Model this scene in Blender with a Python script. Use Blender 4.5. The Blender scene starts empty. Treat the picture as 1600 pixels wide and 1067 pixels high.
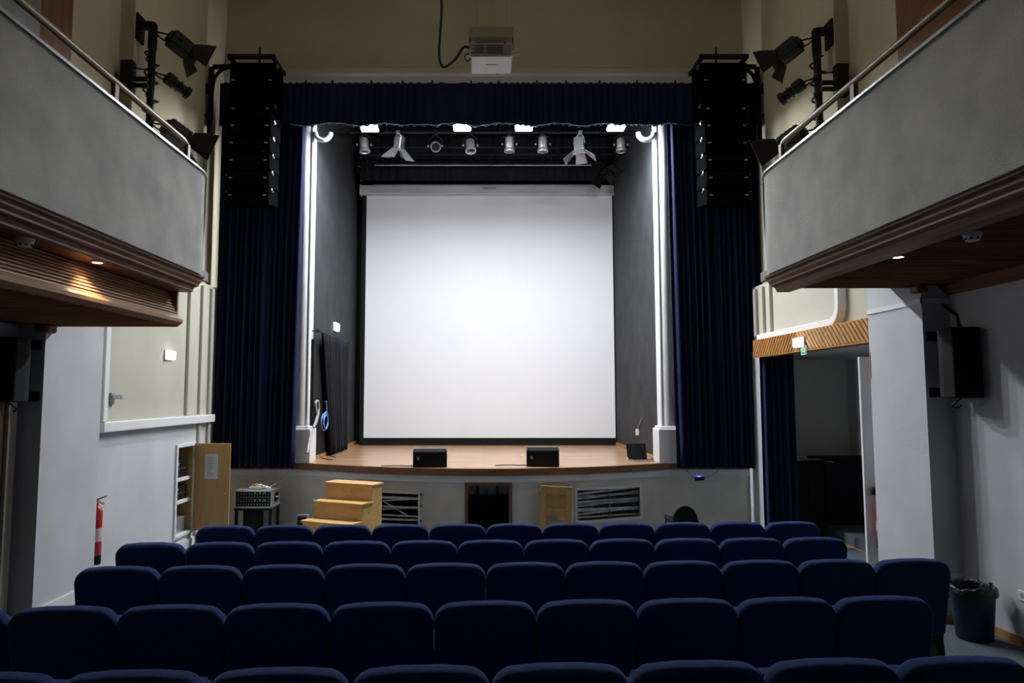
import bpy, bmesh, math, random
from mathutils import Vector, Matrix
random.seed(7)
sc = bpy.context.scene
COL = sc.collection

# ---------------------------------------------------------------- camera, world, exposure
CAM_Z = 2.3
F_PX = 1067.0
YAW, PITCH = 0.0, math.radians(4.47)
CX, CY = 757.0, 533.5
cd = bpy.data.cameras.new('camera')
cd.sensor_width = 36.0
cd.lens = 36.0 * F_PX / 1600.0
cd.shift_x = (800.0 - CX) / 1600.0
cd.clip_start = 0.05
cam = bpy.data.objects.new('camera', cd)
COL.objects.link(cam)
FW = Vector((math.sin(YAW) * math.cos(PITCH), math.cos(YAW) * math.cos(PITCH), math.sin(PITCH)))
RT = Vector((math.cos(YAW), -math.sin(YAW), 0))
UP = RT.cross(FW)
cam.matrix_world = Matrix(((RT.x, UP.x, -FW.x, 0), (RT.y, UP.y, -FW.y, 0), (RT.z, UP.z, -FW.z, CAM_Z), (0, 0, 0, 1)))
sc.camera = cam
w = bpy.data.worlds.new('world')
sc.world = w
w.use_nodes = True
w.node_tree.nodes['Background'].inputs[0].default_value = (0.6, 0.65, 0.75, 1)
w.node_tree.nodes['Background'].inputs[1].default_value = 0.0015
sc.view_settings.view_transform = 'Standard'
sc.view_settings.look = 'None'
sc.view_settings.gamma = 1.0
sc.view_settings.use_curve_mapping = False
sc.view_settings.exposure = 0.0
FLOOD_STRENGTH = 1020.0


def ray(px, py):
    return FW * F_PX + RT * (px - CX) + UP * (CY - py)
def atY(px, py, Y):
    d = ray(px, py); d *= Y / d.y
    return Vector((d.x, d.y, d.z + CAM_Z))
def atX(px, py, X):
    d = ray(px, py); d *= X / d.x
    return Vector((d.x, d.y, d.z + CAM_Z))
def atZ(px, py, Z):
    d = ray(px, py); d *= (Z - CAM_Z) / d.z
    return Vector((d.x, d.y, d.z + CAM_Z))
def fz(Y):                      # raked floor height
    return 0.23 - 0.046 * (min(Y, 11.0) - 6.39)

# ---------------------------------------------------------------- materials
MATS = {}
def mat(name, col, rough=0.6, metal=0.0, spec=0.5, noise=None, bump=0.0, bscale=60.0, sheen=0.0, sheen_tint=None, emit=None, estr=0.0, wood=None, coat=0.0):
    """noise=(scale, amount): mottling; wood=(axis, scale, darkcol): grain running along axis"""
    if name in MATS: return MATS[name]
    m = bpy.data.materials.new(name); m.use_nodes = True
    nt = m.node_tree; N = nt.nodes; L = nt.links
    b = N['Principled BSDF']
    b.inputs['Base Color'].default_value = (*col, 1)
    b.inputs['Roughness'].default_value = rough
    b.inputs['Metallic'].default_value = metal
    b.inputs['Specular IOR Level'].default_value = spec
    if coat: b.inputs['Coat Weight'].default_value = coat
    if sheen:
        b.inputs['Sheen Weight'].default_value = sheen
        b.inputs['Sheen Roughness'].default_value = 0.35
        b.inputs['Sheen Tint'].default_value = (*(sheen_tint or col), 1)
    if emit:
        b.inputs['Emission Color'].default_value = (*emit, 1)
        b.inputs['Emission Strength'].default_value = estr
    tc = None
    if noise or bump or wood:
        tc = N.new('ShaderNodeNewGeometry').outputs['Position']
    if noise:
        sca, amt = noise
        n = N.new('ShaderNodeTexNoise'); n.inputs['Scale'].default_value = sca; n.inputs['Detail'].default_value = 6
        L.new(tc, n.inputs['Vector'])
        r = N.new('ShaderNodeValToRGB')
        r.color_ramp.elements[0].position = 0.3; r.color_ramp.elements[1].position = 0.7
        r.color_ramp.elements[0].color = (*[c * (1 - amt) for c in col], 1)
        r.color_ramp.elements[1].color = (*[min(1, c * (1 + amt)) for c in col], 1)
        L.new(n.outputs['Fac'], r.inputs['Fac']); L.new(r.outputs['Color'], b.inputs['Base Color'])
    if wood:
        ax, sca, dark = wood
        mp = N.new('ShaderNodeMapping')
        s = [sca] * 3; s['xyz'.index(ax)] = sca * 0.06
        mp.inputs['Scale'].default_value = s
        L.new(tc, mp.inputs['Vector'])
        n = N.new('ShaderNodeTexNoise'); n.inputs['Scale'].default_value = 1.0; n.inputs['Detail'].default_value = 5; n.inputs['Distortion'].default_value = 0.6
        L.new(mp.outputs['Vector'], n.inputs['Vector'])
        r = N.new('ShaderNodeValToRGB')
        r.color_ramp.elements[0].position = 0.32; r.color_ramp.elements[1].position = 0.66
        r.color_ramp.elements[0].color = (*dark, 1); r.color_ramp.elements[1].color = (*col, 1)
        L.new(n.outputs['Fac'], r.inputs['Fac']); L.new(r.outputs['Color'], b.inputs['Base Color'])
    if bump:
        n = N.new('ShaderNodeTexNoise'); n.inputs['Scale'].default_value = bscale; n.inputs['Detail'].default_value = 4
        L.new(tc, n.inputs['Vector'])
        bp = N.new('ShaderNodeBump'); bp.inputs['Strength'].default_value = bump; bp.inputs['Distance'].default_value = 0.02
        L.new(n.outputs['Fac'], bp.inputs['Height']); L.new(bp.outputs['Normal'], b.inputs['Normal'])
    MATS[name] = m
    return m

PLASTER = mat('grey_plaster', (0.55, 0.555, 0.58), 0.85, noise=(1.7, 0.07), bump=0.25, bscale=190)
ALCOVE = mat('alcove_plaster', (0.74, 0.71, 0.66), 0.85, noise=(1.5, 0.05), bump=0.25, bscale=190)
PARAPET = mat('parapet_plaster', (0.43, 0.425, 0.40), 0.9, noise=(2.6, 0.16), bump=0.5, bscale=160)
CREAM = mat('cream_plaster', (0.47, 0.45, 0.375), 0.85, noise=(1.2, 0.06), bump=0.3, bscale=80)
UPPER = mat('olive_cream_plaster', (0.50, 0.45, 0.32), 0.9, noise=(0.9, 0.07), bump=0.3, bscale=70)
STAGEFRONT = mat('stage_front_plaster', (0.68, 0.63, 0.56), 0.85, noise=(1.6, 0.12), bump=0.3, bscale=80)
WHITE = mat('white_paint', (0.74, 0.74, 0.74), 0.5, noise=(3.0, 0.04))
BLACKWALL = mat('black_painted_wall', (0.030, 0.031, 0.034), 0.8, spec=0.3, noise=(2.5, 0.3), bump=0.3, bscale=40)
BLACK = mat('matt_black', (0.006, 0.006, 0.0065), 0.7, spec=0.2, noise=(9, 0.2))
BLACKMETAL = mat('black_metal', (0.007, 0.007, 0.008), 0.55, 0.0, spec=0.25, noise=(12, 0.2))
ARRAYBLACK = mat('array_black', (0.0035, 0.0035, 0.0038), 1.0, spec=0.0, noise=(9, 0.2))
DARKCLOTH = mat('black_cloth', (0.016, 0.016, 0.021), 0.95, spec=0.1, sheen=0.08, sheen_tint=(0.3, 0.3, 0.36), noise=(6, 0.2))
NAVY = mat('navy_velvet', (0.008, 0.012, 0.046), 0.9, spec=0.2, sheen=0.25, sheen_tint=(0.12, 0.18, 0.55), noise=(5, 0.2), bump=0.15, bscale=200)
SEATBLUE = mat('seat_fabric', (0.019, 0.040, 0.145), 0.95, spec=0.2, sheen=0.32, sheen_tint=(0.20, 0.33, 0.85), noise=(40, 0.18), bump=0.25, bscale=500)
DARKWOOD = mat('dark_stained_wood', (0.24, 0.105, 0.052), 0.5, spec=0.25, wood=('y', 22, (0.14, 0.058, 0.028)))
SLATWOOD = mat('slat_wood', (0.40, 0.22, 0.115), 0.5, spec=0.25, wood=('y', 25, (0.26, 0.13, 0.065)))
SOFFITWOOD = mat('soffit_wood', (0.27, 0.115, 0.055), 0.9, spec=0.0, wood=('x', 25, (0.11, 0.048, 0.024)))
GOLDWOOD = mat('golden_pine', (0.58, 0.30, 0.085), 0.45, wood=('z', 20, (0.42, 0.19, 0.05)), coat=0.1)
PINE = mat('raw_pine', (0.72, 0.45, 0.17), 0.55, wood=('x', 14, (0.58, 0.33, 0.11)))
DOORWOOD = mat('orange_veneer', (0.58, 0.34, 0.12), 0.5, wood=('z', 18, (0.50, 0.28, 0.09)))
FRAMEWOOD = mat('brown_frame_wood', (0.22, 0.10, 0.045), 0.5, wood=('z', 20, (0.13, 0.06, 0.025)))
NOSING = mat('stage_edge_wood', (0.27, 0.12, 0.05), 0.45, wood=('x', 20, (0.18, 0.075, 0.03)))
SKIRT = mat('pine_skirting', (0.45, 0.25, 0.09), 0.5, wood=('y', 18, (0.32, 0.17, 0.06)))
SCREENW = mat('screen_fabric', (0.76, 0.76, 0.79), 0.9, noise=(1.0, 0.01))
HOUSING = mat('screen_housing', (0.55, 0.55, 0.56), 0.5, noise=(4, 0.03))
SILVER = mat('polished_aluminium', (0.80, 0.80, 0.82), 0.33, 0.93, noise=(14, 0.06))
STEEL = mat('brushed_steel', (0.5, 0.5, 0.52), 0.4, 1.0, noise=(20, 0.1))
COPING = mat('coping_metal', (0.20, 0.20, 0.20), 0.35, 0.4, noise=(6, 0.08))
RAILM = mat('brass_tinted_rail', (0.19, 0.145, 0.095), 0.42, 0.4, noise=(6, 0.1))
GREYMETAL = mat('grey_metal', (0.30, 0.30, 0.31), 0.45, 0.5, noise=(10, 0.1))
PROJ = mat('projector_white', (0.66, 0.65, 0.68), 0.45, noise=(6, 0.02))
PROJGREY = mat('projector_grey', (0.40, 0.38, 0.38), 0.5, noise=(6, 0.03))
VENTGREY = mat('vent_grey', (0.17, 0.16, 0.17), 0.7, noise=(6, 0.05))
RED = mat('extinguisher_red', (0.45, 0.02, 0.03), 0.3, noise=(8, 0.05), coat=0.4)
PAPER = mat('paper', (0.75, 0.75, 0.76), 0.8, noise=(30, 0.02))
INK = mat('grey_ink', (0.28, 0.28, 0.30), 0.8, noise=(30, 0.05))
PLASTICW = mat('white_plastic', (0.7, 0.7, 0.7), 0.4, noise=(8, 0.03))
BINBLUE = mat('bin_blue_plastic', (0.006, 0.011, 0.042), 0.4, noise=(4, 0.1))
BAG = mat('black_bag_plastic', (0.005, 0.005, 0.005), 0.35, noise=(8, 0.1), bump=0.8, bscale=30)
STONE = mat('rough_stone', (0.30, 0.29, 0.27), 0.95, noise=(14, 0.6), bump=1.0, bscale=25)
BATTEN = mat('grey_batten', (0.74, 0.73, 0.69), 0.7, noise=(5, 0.2))
BLUECABLE = mat('blue_cable', (0.12, 0.32, 0.65), 0.4, noise=(8, 0.05))
GREYCABLE = mat('grey_cable', (0.33, 0.34, 0.36), 0.4, noise=(8, 0.05))
BLACKCABLE = mat('black_cable', (0.012, 0.012, 0.012), 0.5, noise=(8, 0.1))
GREEN = mat('sign_green', (0.02, 0.35, 0.12), 0.5, noise=(8, 0.03), emit=(0.02, 0.4, 0.14), estr=0.25)
SIGNW = mat('sign_white', (0.85, 0.9, 0.85), 0.5, noise=(8, 0.01), emit=(0.8, 1, 0.8), estr=0.12)
YELLOW = mat('yellow_tag', (0.7, 0.65, 0.05), 0.5, noise=(8, 0.03))
ORANGE = mat('orange_bit', (0.7, 0.25, 0.06), 0.5, noise=(8, 0.03))
FLOODGLOW = mat('flood_lens', (1, 1, 1), 0.4, emit=(0.90, 0.95, 1.0), estr=FLOOD_STRENGTH)
EMGLOW = mat('emergency_lens', (0.9, 0.9, 0.9), 0.4, emit=(1.0, 0.97, 1.0), estr=5.0)
SPOTGLOW = mat('downlight_lens', (1, 1, 1), 0.4, emit=(1.0, 0.86, 0.62), estr=30.0)
BLUELED = mat('blue_led', (0.1, 0.15, 1.0), 0.4, emit=(0.12, 0.15, 1.0), estr=5.0)
LAPSCREEN = mat('dark_glass', (0.006, 0.006, 0.008), 0.45, spec=0.2, noise=(8, 0.05))

def scuffs(m):
    nt = m.node_tree; N = nt.nodes; L = nt.links; b = N['Principled BSDF']
    src = b.inputs['Base Color'].links[0].from_socket
    g = N.new('ShaderNodeNewGeometry')
    n = N.new('ShaderNodeTexNoise'); n.inputs['Scale'].default_value = 7.0; n.inputs['Detail'].default_value = 8; n.inputs['Roughness'].default_value = .75
    L.new(g.outputs['Position'], n.inputs['Vector'])
    r = N.new('ShaderNodeValToRGB'); r.color_ramp.elements[0].position = .715; r.color_ramp.elements[1].position = .74
    L.new(n.outputs['Fac'], r.inputs['Fac'])
    mx = N.new('ShaderNodeMixRGB'); mx.inputs[2].default_value = (.16, .16, .165, 1)
    L.new(r.outputs['Color'], mx.inputs[0]); L.new(src, mx.inputs[1]); L.new(mx.outputs[0], b.inputs['Base Color'])
scuffs(BLACKWALL)
def carpet_mat():
    m = mat('blue_grey_carpet', (0.075, 0.105, 0.135), 0.97, bump=0.6, bscale=400)
    nt = m.node_tree; N = nt.nodes; L = nt.links; b = N['Principled BSDF']
    g = N.new('ShaderNodeNewGeometry')
    n = N.new('ShaderNodeTexNoise'); n.inputs['Scale'].default_value = 180; n.inputs['Detail'].default_value = 3
    L.new(g.outputs['Position'], n.inputs['Vector'])
    br = N.new('ShaderNodeTexBrick')
    br.inputs['Color1'].default_value = (0.125, 0.158, 0.190, 1); br.inputs['Color2'].default_value = (0.112, 0.143, 0.174, 1)
    br.inputs['Mortar'].default_value = (0.070, 0.097, 0.128, 1)
    br.inputs['Scale'].default_value = 1.0; br.inputs['Brick Width'].default_value = 0.05; br.inputs['Row Height'].default_value = 0.05
    br.inputs['Mortar Size'].default_value = 0.006; br.offset = 0.0
    L.new(g.outputs['Position'], br.inputs['Vector'])
    mx = N.new('ShaderNodeMixRGB'); mx.blend_type = 'OVERLAY'; mx.inputs[0].default_value = 0.5
    L.new(br.outputs['Color'], mx.inputs[1]); L.new(n.outputs['Fac'], mx.inputs[2]); L.new(mx.outputs[0], b.inputs['Base Color'])
    return m
CARPET = carpet_mat()

def stagefloor_mat():
    m = mat('stage_boards', (0.42, 0.24, 0.13), 0.32, coat=0.2)
    nt = m.node_tree; N = nt.nodes; L = nt.links; b = N['Principled BSDF']
    g = N.new('ShaderNodeNewGeometry')
    br = N.new('ShaderNodeTexBrick')
    br.inputs['Color1'].default_value = (0.46, 0.27, 0.15, 1); br.inputs['Color2'].default_value = (0.36, 0.195, 0.10, 1)
    br.inputs['Mortar'].default_value = (0.16, 0.08, 0.04, 1)
    br.inputs['Scale'].default_value = 1.0; br.inputs['Brick Width'].default_value = 1.3; br.inputs['Row Height'].default_value = 0.12
    br.inputs['Mortar Size'].default_value = 0.004
    L.new(g.outputs['Position'], br.inputs['Vector'])
    mp = N.new('ShaderNodeMapping'); mp.inputs['Scale'].default_value = (1.5, 25, 25); L.new(g.outputs['Position'], mp.inputs['Vector'])
    n = N.new('ShaderNodeTexNoise'); n.inputs['Scale'].default_value = 1; n.inputs['Detail'].default_value = 5; L.new(mp.outputs[0], n.inputs['Vector'])
    mx = N.new('ShaderNodeMixRGB'); mx.blend_type = 'OVERLAY'; mx.inputs[0].default_value = 0.35
    L.new(br.outputs['Color'], mx.inputs[1]); L.new(n.outputs['Fac'], mx.inputs[2]); L.new(mx.outputs[0], b.inputs['Base Color'])
    return m
STAGEWOOD = stagefloor_mat()

# ---------------------------------------------------------------- mesh helpers
ORG = {}
def tag(o, label=None, cat=None, group=None, kind=None):
    if label: o['label'] = label
    if cat: o['category'] = cat
    if group: o['group'] = group
    if kind: o['kind'] = kind
    return o
def thing(name, loc, label=None, cat=None, group=None, kind=None):
    o = bpy.data.objects.new(name, None); COL.objects.link(o)
    o.empty_display_size = 0.1
    o.location = loc; ORG[o.name] = Vector(loc)
    return tag(o, label, cat, group, kind)

class B:
    def __init__(s): s.v = []; s.f = []
    def add(s, vs, fs):
        k = len(s.v); s.v += [Vector(v) for v in vs]; s.f += [[i + k for i in f] for f in fs]; return s
    def box(s, x0, x1, y0, y1, z0, z1):
        return s.add([(x0,y0,z0),(x1,y0,z0),(x1,y1,z0),(x0,y1,z0),(x0,y0,z1),(x1,y0,z1),(x1,y1,z1),(x0,y1,z1)],
                     [(0,3,2,1),(4,5,6,7),(0,1,5,4),(1,2,6,5),(2,3,7,6),(3,0,4,7)])
    def cbox(s, c, size, R=None):
        c = Vector(c); h = [q / 2 for q in size]; vs = []
        for dz in (-1, 1):
            for dx, dy in ((-1,-1),(1,-1),(1,1),(-1,1)):
                p = Vector((dx*h[0], dy*h[1], dz*h[2]))
                vs.append(c + (R @ p if R else p))
        return s.add(vs, [(0,3,2,1),(4,5,6,7),(0,1,5,4),(1,2,6,5),(2,3,7,6),(3,0,4,7)])
    def cyl(s, p0, p1, r0, r1=None, n=14, caps=True):
        p0 = Vector(p0); p1 = Vector(p1); r1 = r0 if r1 is None else r1
        d = (p1 - p0).normalized(); a = d.orthogonal().normalized(); b = d.cross(a)
        vs = []
        for p, r in ((p0, r0), (p1, r1)):
            vs += [p + (a*math.cos(2*math.pi*i/n) + b*math.sin(2*math.pi*i/n))*r for i in range(n)]
        fs = [(i, (i+1) % n, n+(i+1) % n, n+i) for i in range(n)]
        if caps: fs += [tuple(range(n-1,-1,-1)), tuple(range(n, 2*n))]
        return s.add(vs, fs)
    def tube(s, pts, r, n=7):
        pts = [Vector(p) for p in pts]; vs = []; fs = []
        up = None
        for k, p in enumerate(pts):
            t = (pts[min(k+1, len(pts)-1)] - pts[max(k-1, 0)]).normalized()
            if up is None: up = t.orthogonal().normalized()
            up = (up - t*up.dot(t))
            up = up.normalized() if up.length > 1e-5 else t.orthogonal().normalized()
            q = t.cross(up)
            vs += [p + (up*math.cos(2*math.pi*i/n) + q*math.sin(2*math.pi*i/n))*r for i in range(n)]
        for k in range(len(pts)-1):
            fs += [(k*n+i, k*n+(i+1) % n, (k+1)*n+(i+1) % n, (k+1)*n+i) for i in range(n)]
        m = (len(pts)-1)*n
        fs += [tuple(range(n-1,-1,-1)), tuple(range(m, m+n))]
        return s.add(vs, fs)
    def extrude(s, poly, vec):
        n = len(poly); vec = Vector(vec); poly = [Vector(p) for p in poly]
        return s.add(poly + [p + vec for p in poly], [tuple(range(n-1,-1,-1)), tuple(range(n, 2*n))] + [(i, (i+1) % n, n+(i+1) % n, n+i) for i in range(n)])
    def lathe(s, prof, c, n=20, R=None, caps=True):
        c = Vector(c); vs = []; fs = []
        for r, z in prof:
            for i in range(n):
                p = Vector((r*math.cos(2*math.pi*i/n), r*math.sin(2*math.pi*i/n), z))
                vs.append(c + (R @ p if R else p))
        for k in range(len(prof)-1):
            fs += [(k*n+i, k*n+(i+1) % n, (k+1)*n+(i+1) % n, (k+1)*n+i) for i in range(n)]
        if caps:
            m = (len(prof)-1)*n
            fs += [tuple(range(n-1,-1,-1)), tuple(range(m, m+n))]
        return s.add(vs, fs)
    def sweep(s, path, prof):
        """path: plan points (x,y); prof: closed list of (offset along left normal, z)"""
        n = len(prof); vs = []; fs = []
        P = [Vector((p[0], p[1], 0)) for p in path]
        for k, p in enumerate(P):
            t = (P[min(k+1, len(P)-1)] - P[max(k-1, 0)]).normalized()
            nr = Vector((-t.y, t.x, 0))
            vs += [p + nr*o + Vector((0,0,z)) for o, z in prof]
        for k in range(len(P)-1):
            fs += [(k*n+i, k*n+(i+1) % n, (k+1)*n+(i+1) % n, (k+1)*n+i) for i in range(n)]
        m = (len(P)-1)*n
        fs += [tuple(range(n-1,-1,-1)), tuple(range(m, m+n))]
        return s.add(vs, fs)
    def grid(s, fn, nu, nv):
        vs = [fn(i/nu, j/nv) for j in range(nv+1) for i in range(nu+1)]
        fs = [(j*(nu+1)+i, j*(nu+1)+i+1, (j+1)*(nu+1)+i+1, (j+1)*(nu+1)+i) for j in range(nv) for i in range(nu)]
        return s.add(vs, fs)
    def build(s, name, m, parent=None, bevel=0.0, smooth=None, solid=0.0, sub=0, seg=2):
        lo = Vector([min(v[i] for v in s.v) for i in range(3)]); hi = Vector([max(v[i] for v in s.v) for i in range(3)])
        o0 = Vector(((lo.x+hi.x)/2, (lo.y+hi.y)/2, lo.z))
        me = bpy.data.meshes.new(name)
        me.from_pydata([v - o0 for v in s.v], [], s.f)
        bm = bmesh.new(); bm.from_mesh(me); bmesh.ops.recalc_face_normals(bm, faces=bm.faces); bm.to_mesh(me); bm.free()
        me.materials.append(m)
        if smooth is not None:
            for p in me.polygons: p.use_smooth = True
            if smooth < 180: me.set_sharp_from_angle(angle=math.radians(smooth))
        o = bpy.data.objects.new(name, me); COL.objects.link(o)
        po = ORG[parent.name] if parent else Vector((0,0,0))
        if parent: o.parent = parent
        o.location = o0 - po; ORG[o.name] = o0
        if solid:
            md = o.modifiers.new('thickness', 'SOLIDIFY'); md.thickness = solid; md.offset = 0
        if bevel:
            md = o.modifiers.new('bevel', 'BEVEL'); md.width = bevel; md.segments = seg; md.limit_method = 'ANGLE'; md.angle_limit = math.radians(35)
        if sub:
            md = o.modifiers.new('sub', 'SUBSURF'); md.levels = sub; md.render_levels = sub
        return o
def struct(o, label, cat='structure'):
    return tag(o, label, cat, kind='structure')
def clone(src, loc=None, rotz=None, parent=None):
    c = src.copy(); COL.objects.link(c)
    if parent is not None: c.parent = parent
    if loc is not None: c.location = loc; ORG[c.name] = Vector(loc)
    if rotz is not None: c.rotation_euler = (0, 0, rotz)
    for ch in list(src.children):
        clone(ch, parent=c)
    return c
def frame_to(d, up=(0,0,1)):
    """rotation matrix whose local +Z is d"""
    z = Vector(d).normalized(); x = Vector(up).cross(z)
    if x.length < 1e-4: x = Vector((1,0,0))
    x.normalize(); y = z.cross(x)
    return Matrix((x, y, z)).transposed()
def sag(p0, p1, drop, n=10):
    p0 = Vector(p0); p1 = Vector(p1)
    return [p0.lerp(p1, i/n) - Vector((0,0,drop*4*(i/n)*(1-i/n))) for i in range(n+1)]
def smoothpath(pts, n=6):
    P = [Vector(p) for p in pts]; out = []
    for i in range(len(P)-1):
        a = P[max(i-1,0)]; b = P[i]; c = P[i+1]; d = P[min(i+2, len(P)-1)]
        for k in range(n):
            t = k/n
            out.append(0.5*((2*b)+(c-a)*t+(2*a-5*b+4*c-d)*t*t+(3*b-a-3*c+d)*t**3))
    out.append(P[-1]); return out

# ================================================================ THE SETTING
XP, XN, XW = 4.14, 4.40, 4.40
XG = 4.55                     # upper gallery walls
YP0, YP1, YPRO = 6.42, 7.40, 11.6
YP1R = 7.33
ZC = 10.5
ZS = 1.18                     # stage floor height
XS = 2.95                     # stage side walls
def stage_y(x):
    t = min(1.0, abs(x) / 3.0)
    return 10.5 + 0.9 * t * t

# floor
bl = B()
bl.add([(-8, -5, fz(-5)), (8, -5, fz(-5)), (8, 11.0, fz(11)), (-8, 11.0, fz(11)), (8, 16.5, fz(11)), (-8, 16.5, fz(11)),
        (-8, -5, -1), (8, -5, -1), (8, 16.5, -1), (-8, 16.5, -1)],
       [(0,1,2,3), (3,2,4,5), (6,9,8,7), (0,6,7,1), (5,4,8,9), (0,3,5,9,6), (1,7,8,4,2)])
struct(bl.build('floor', CARPET), 'blue grey carpet floor sloping down to the stage', 'floor')
struct(B().box(-8, 8, -5, 16.5, ZC, ZC + 0.2).build('ceiling', UPPER), 'cream ceiling high above the hall', 'ceiling')
# unseen fill lights at the ceiling, added to lift the wall above the stage
FILL = mat('fill_lens', (1, 1, 1), 0.5, emit=(1.0, 0.93, 0.80), estr=34.0)
for x, lab in ((-1.9, 'added round fill light, unseen at the hall ceiling, left'), (1.9, 'added round fill light, unseen at the hall ceiling, right')):
    t = thing('fill_light', (x, 7.2, ZC - .05), lab, 'fill light', 'added fill lights at the hall ceiling')
    B().lathe([(.28, 0), (.32, 0), (.32, -.04), (.28, -.04)], (x, 7.2, ZC), 28, caps=False).build('rim', STEEL, t, smooth=40)
    B().cyl((x, 7.2, ZC - .02), (x, 7.2, ZC - .001), .275, n=28).build('diffuser', FILL, t)
struct(B().box(-8, 8, -5.2, -5, -1, ZC).build('wall_rear', UPPER), 'rear wall of the hall behind the seats', 'wall')

# left wall: near wall, pillar, far wall with cabinet niche, upper pilaster
CAB = (9.86, 10.40, 0.30, 1.54)      # y0,y1,z0,z1 of the niche
wl = thing('wall_left', (-XW, 8, 0), 'left side wall of grey and cream plaster with pillar', 'wall', kind='structure')
B().box(-XN - 0.3, -XN, -5, YP0, -0.5, 3.6).build('near_wall', PLASTER, wl)
B().box(-XG - 0.3, -XG, -5, 8.2, 3.6, ZC).build('gallery_wall', UPPER, wl)
B().box(-XN - 0.3, -XP, YP0, YP1, -0.3, 4.0).build('pillar', PLASTER, wl)
B().box(-XG - 0.3, -4.37, 8.2, 10.35, 4.05, ZC).build('upper_pilaster', UPPER, wl)
b = B()
y0, y1, z0, z1 = CAB
b.box(-XN - 0.3, -XW, YP1, y0, -0.5, 1.94); b.box(-XN - 0.3, -XW, y1, YPRO, -0.5, 1.94)
b.box(-XN - 0.3, -XW, y0, y1, -0.5, z0); b.box(-XN - 0.3, -XW, y0, y1, z1, 1.94); b.box(-XN - 0.45, -XW - 0.33, y0 - .1, y1 + .1, z0 - .1, z1 + .1)
b.build('lower_wall', PLASTER, wl)
B().box(-XN - 0.3, -XW, YP1, YPRO, 1.94, 4.05).build('upper_panel', CREAM, wl)
B().box(-XG - 0.3, -XG, 10.3, YPRO, 4.05, ZC).build('upper_wall', UPPER, wl)
# right wall: opening of the side alcove between pillar and column
wr = thing('wall_right', (XW, 8, 0), 'right side wall of grey and cream plaster with pillar', 'wall', kind='structure')
B().box(XN, XN + 0.3, -5, YP0, -0.5, 3.6).build('near_wall', PLASTER, wr)
B().box(XG, XG + 0.3, -5, 8.2, 3.6, ZC).build('gallery_wall', UPPER, wr)
B().box(XP, XN + 0.3, YP0, YP1R, -0.3, 4.0).build('pillar', PLASTER, wr)
B().box(4.37, XG + 0.3, 8.2, 10.35, 4.05, ZC).build('upper_pilaster', UPPER, wr)
B().box(XW, XN + 0.3, YP1R, YPRO, 3.0, 4.05).build('upper_panel', CREAM, wr)
B().box(XG, XG + 0.3, 10.3, YPRO, 4.05, ZC).build('upper_wall', UPPER, wr)
B().box(XW - 0.03, XN + 0.2, 10.62, YPRO, -0.5, 3.0).build('column', PLASTER, wr)
# alcove shell
al = thing('wall_alcove', (5.5, 11, 0), 'dim grey walls of the alcove behind the side opening', 'wall', kind='structure')
B().box(4.6, 7.2, 12.0, 12.15, -0.5, 3.3).build('alcove_back', ALCOVE, al)
B().box(6.75, 6.9, 7.4, 12.15, -0.5, 3.3).build('alcove_side', ALCOVE, al)
B().box(6.35, 6.75, 11.7, 12.0, -0.5, 3.3).build('alcove_pier', ALCOVE, al)
B().box(4.65, 7.2, 7.1, 7.25, -0.5, 3.3).build('alcove_return', ALCOVE, al)
B().box(4.42, 7.2, 7.3, 12.1, 2.92, 3.05).build('alcove_ceiling', ALCOVE, al)
st = thing('alcove_step', (6, 10, fz(10)), 'carpeted low step inside the side alcove', 'step', kind='structure')
B().box(5.42, 6.75, 7.4, 11.99, -0.3, fz(10.7) + 0.20).build('step_block', CARPET, st)
B().box(5.39, 5.425, 7.4, 11.99, -0.3, fz(10.7) + 0.045).build('wood_edging', SKIRT, st)

# proscenium wall
wf = thing('wall_front', (0, YPRO, 0), 'proscenium wall of olive cream plaster above the stage', 'wall', kind='structure')
b = B()
b.box(-4.85, -XS - 0.02, YPRO, YPRO + 0.15, -0.3, ZC); b.box(XS + 0.02, 4.85, YPRO, YPRO + 0.15, -0.3, ZC); b.box(-XS - 0.02, XS + 0.02, YPRO, YPRO + 0.15, 7.35, ZC)
b.build('proscenium', UPPER, wf)
zc0 = atY(760, 129, YPRO - .1).z; zc1 = atY(760, 105, YPRO - .1).z
B().sweep([(-XG, YPRO), (XG, YPRO)], [(0, zc0), (-.06, zc0), (-.06, zc0 + .13), (-.11, zc0 + .16), (-.11, zc1 - .02), (-.09, zc1), (0, zc1)]).build('cornice', CREAM, wf)
# stage box
for nm, x0, x1, lab in (('wall_stage_left', -XS - .2, -XS, 'black painted wall on the left of the stage'), ('wall_stage_right', XS, XS + .2, 'black painted wall on the right of the stage')):
    struct(B().box(x0, x1, YPRO + .15, 16.1, ZS - .3, 8.6).build(nm, BLACKWALL), lab, 'wall')
struct(B().box(-XS - .2, XS + .2, 15.9, 16.1, ZS - .3, 8.6).build('wall_stage_back', BLACK), 'black back wall of the stage behind the screen', 'wall')
struct(B().box(-XS - .2, XS + .2, YPRO + .15, 16.1, 8.4, 8.6).build('ceiling_stage', BLACK), 'black ceiling above the stage lights', 'ceiling')

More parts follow.
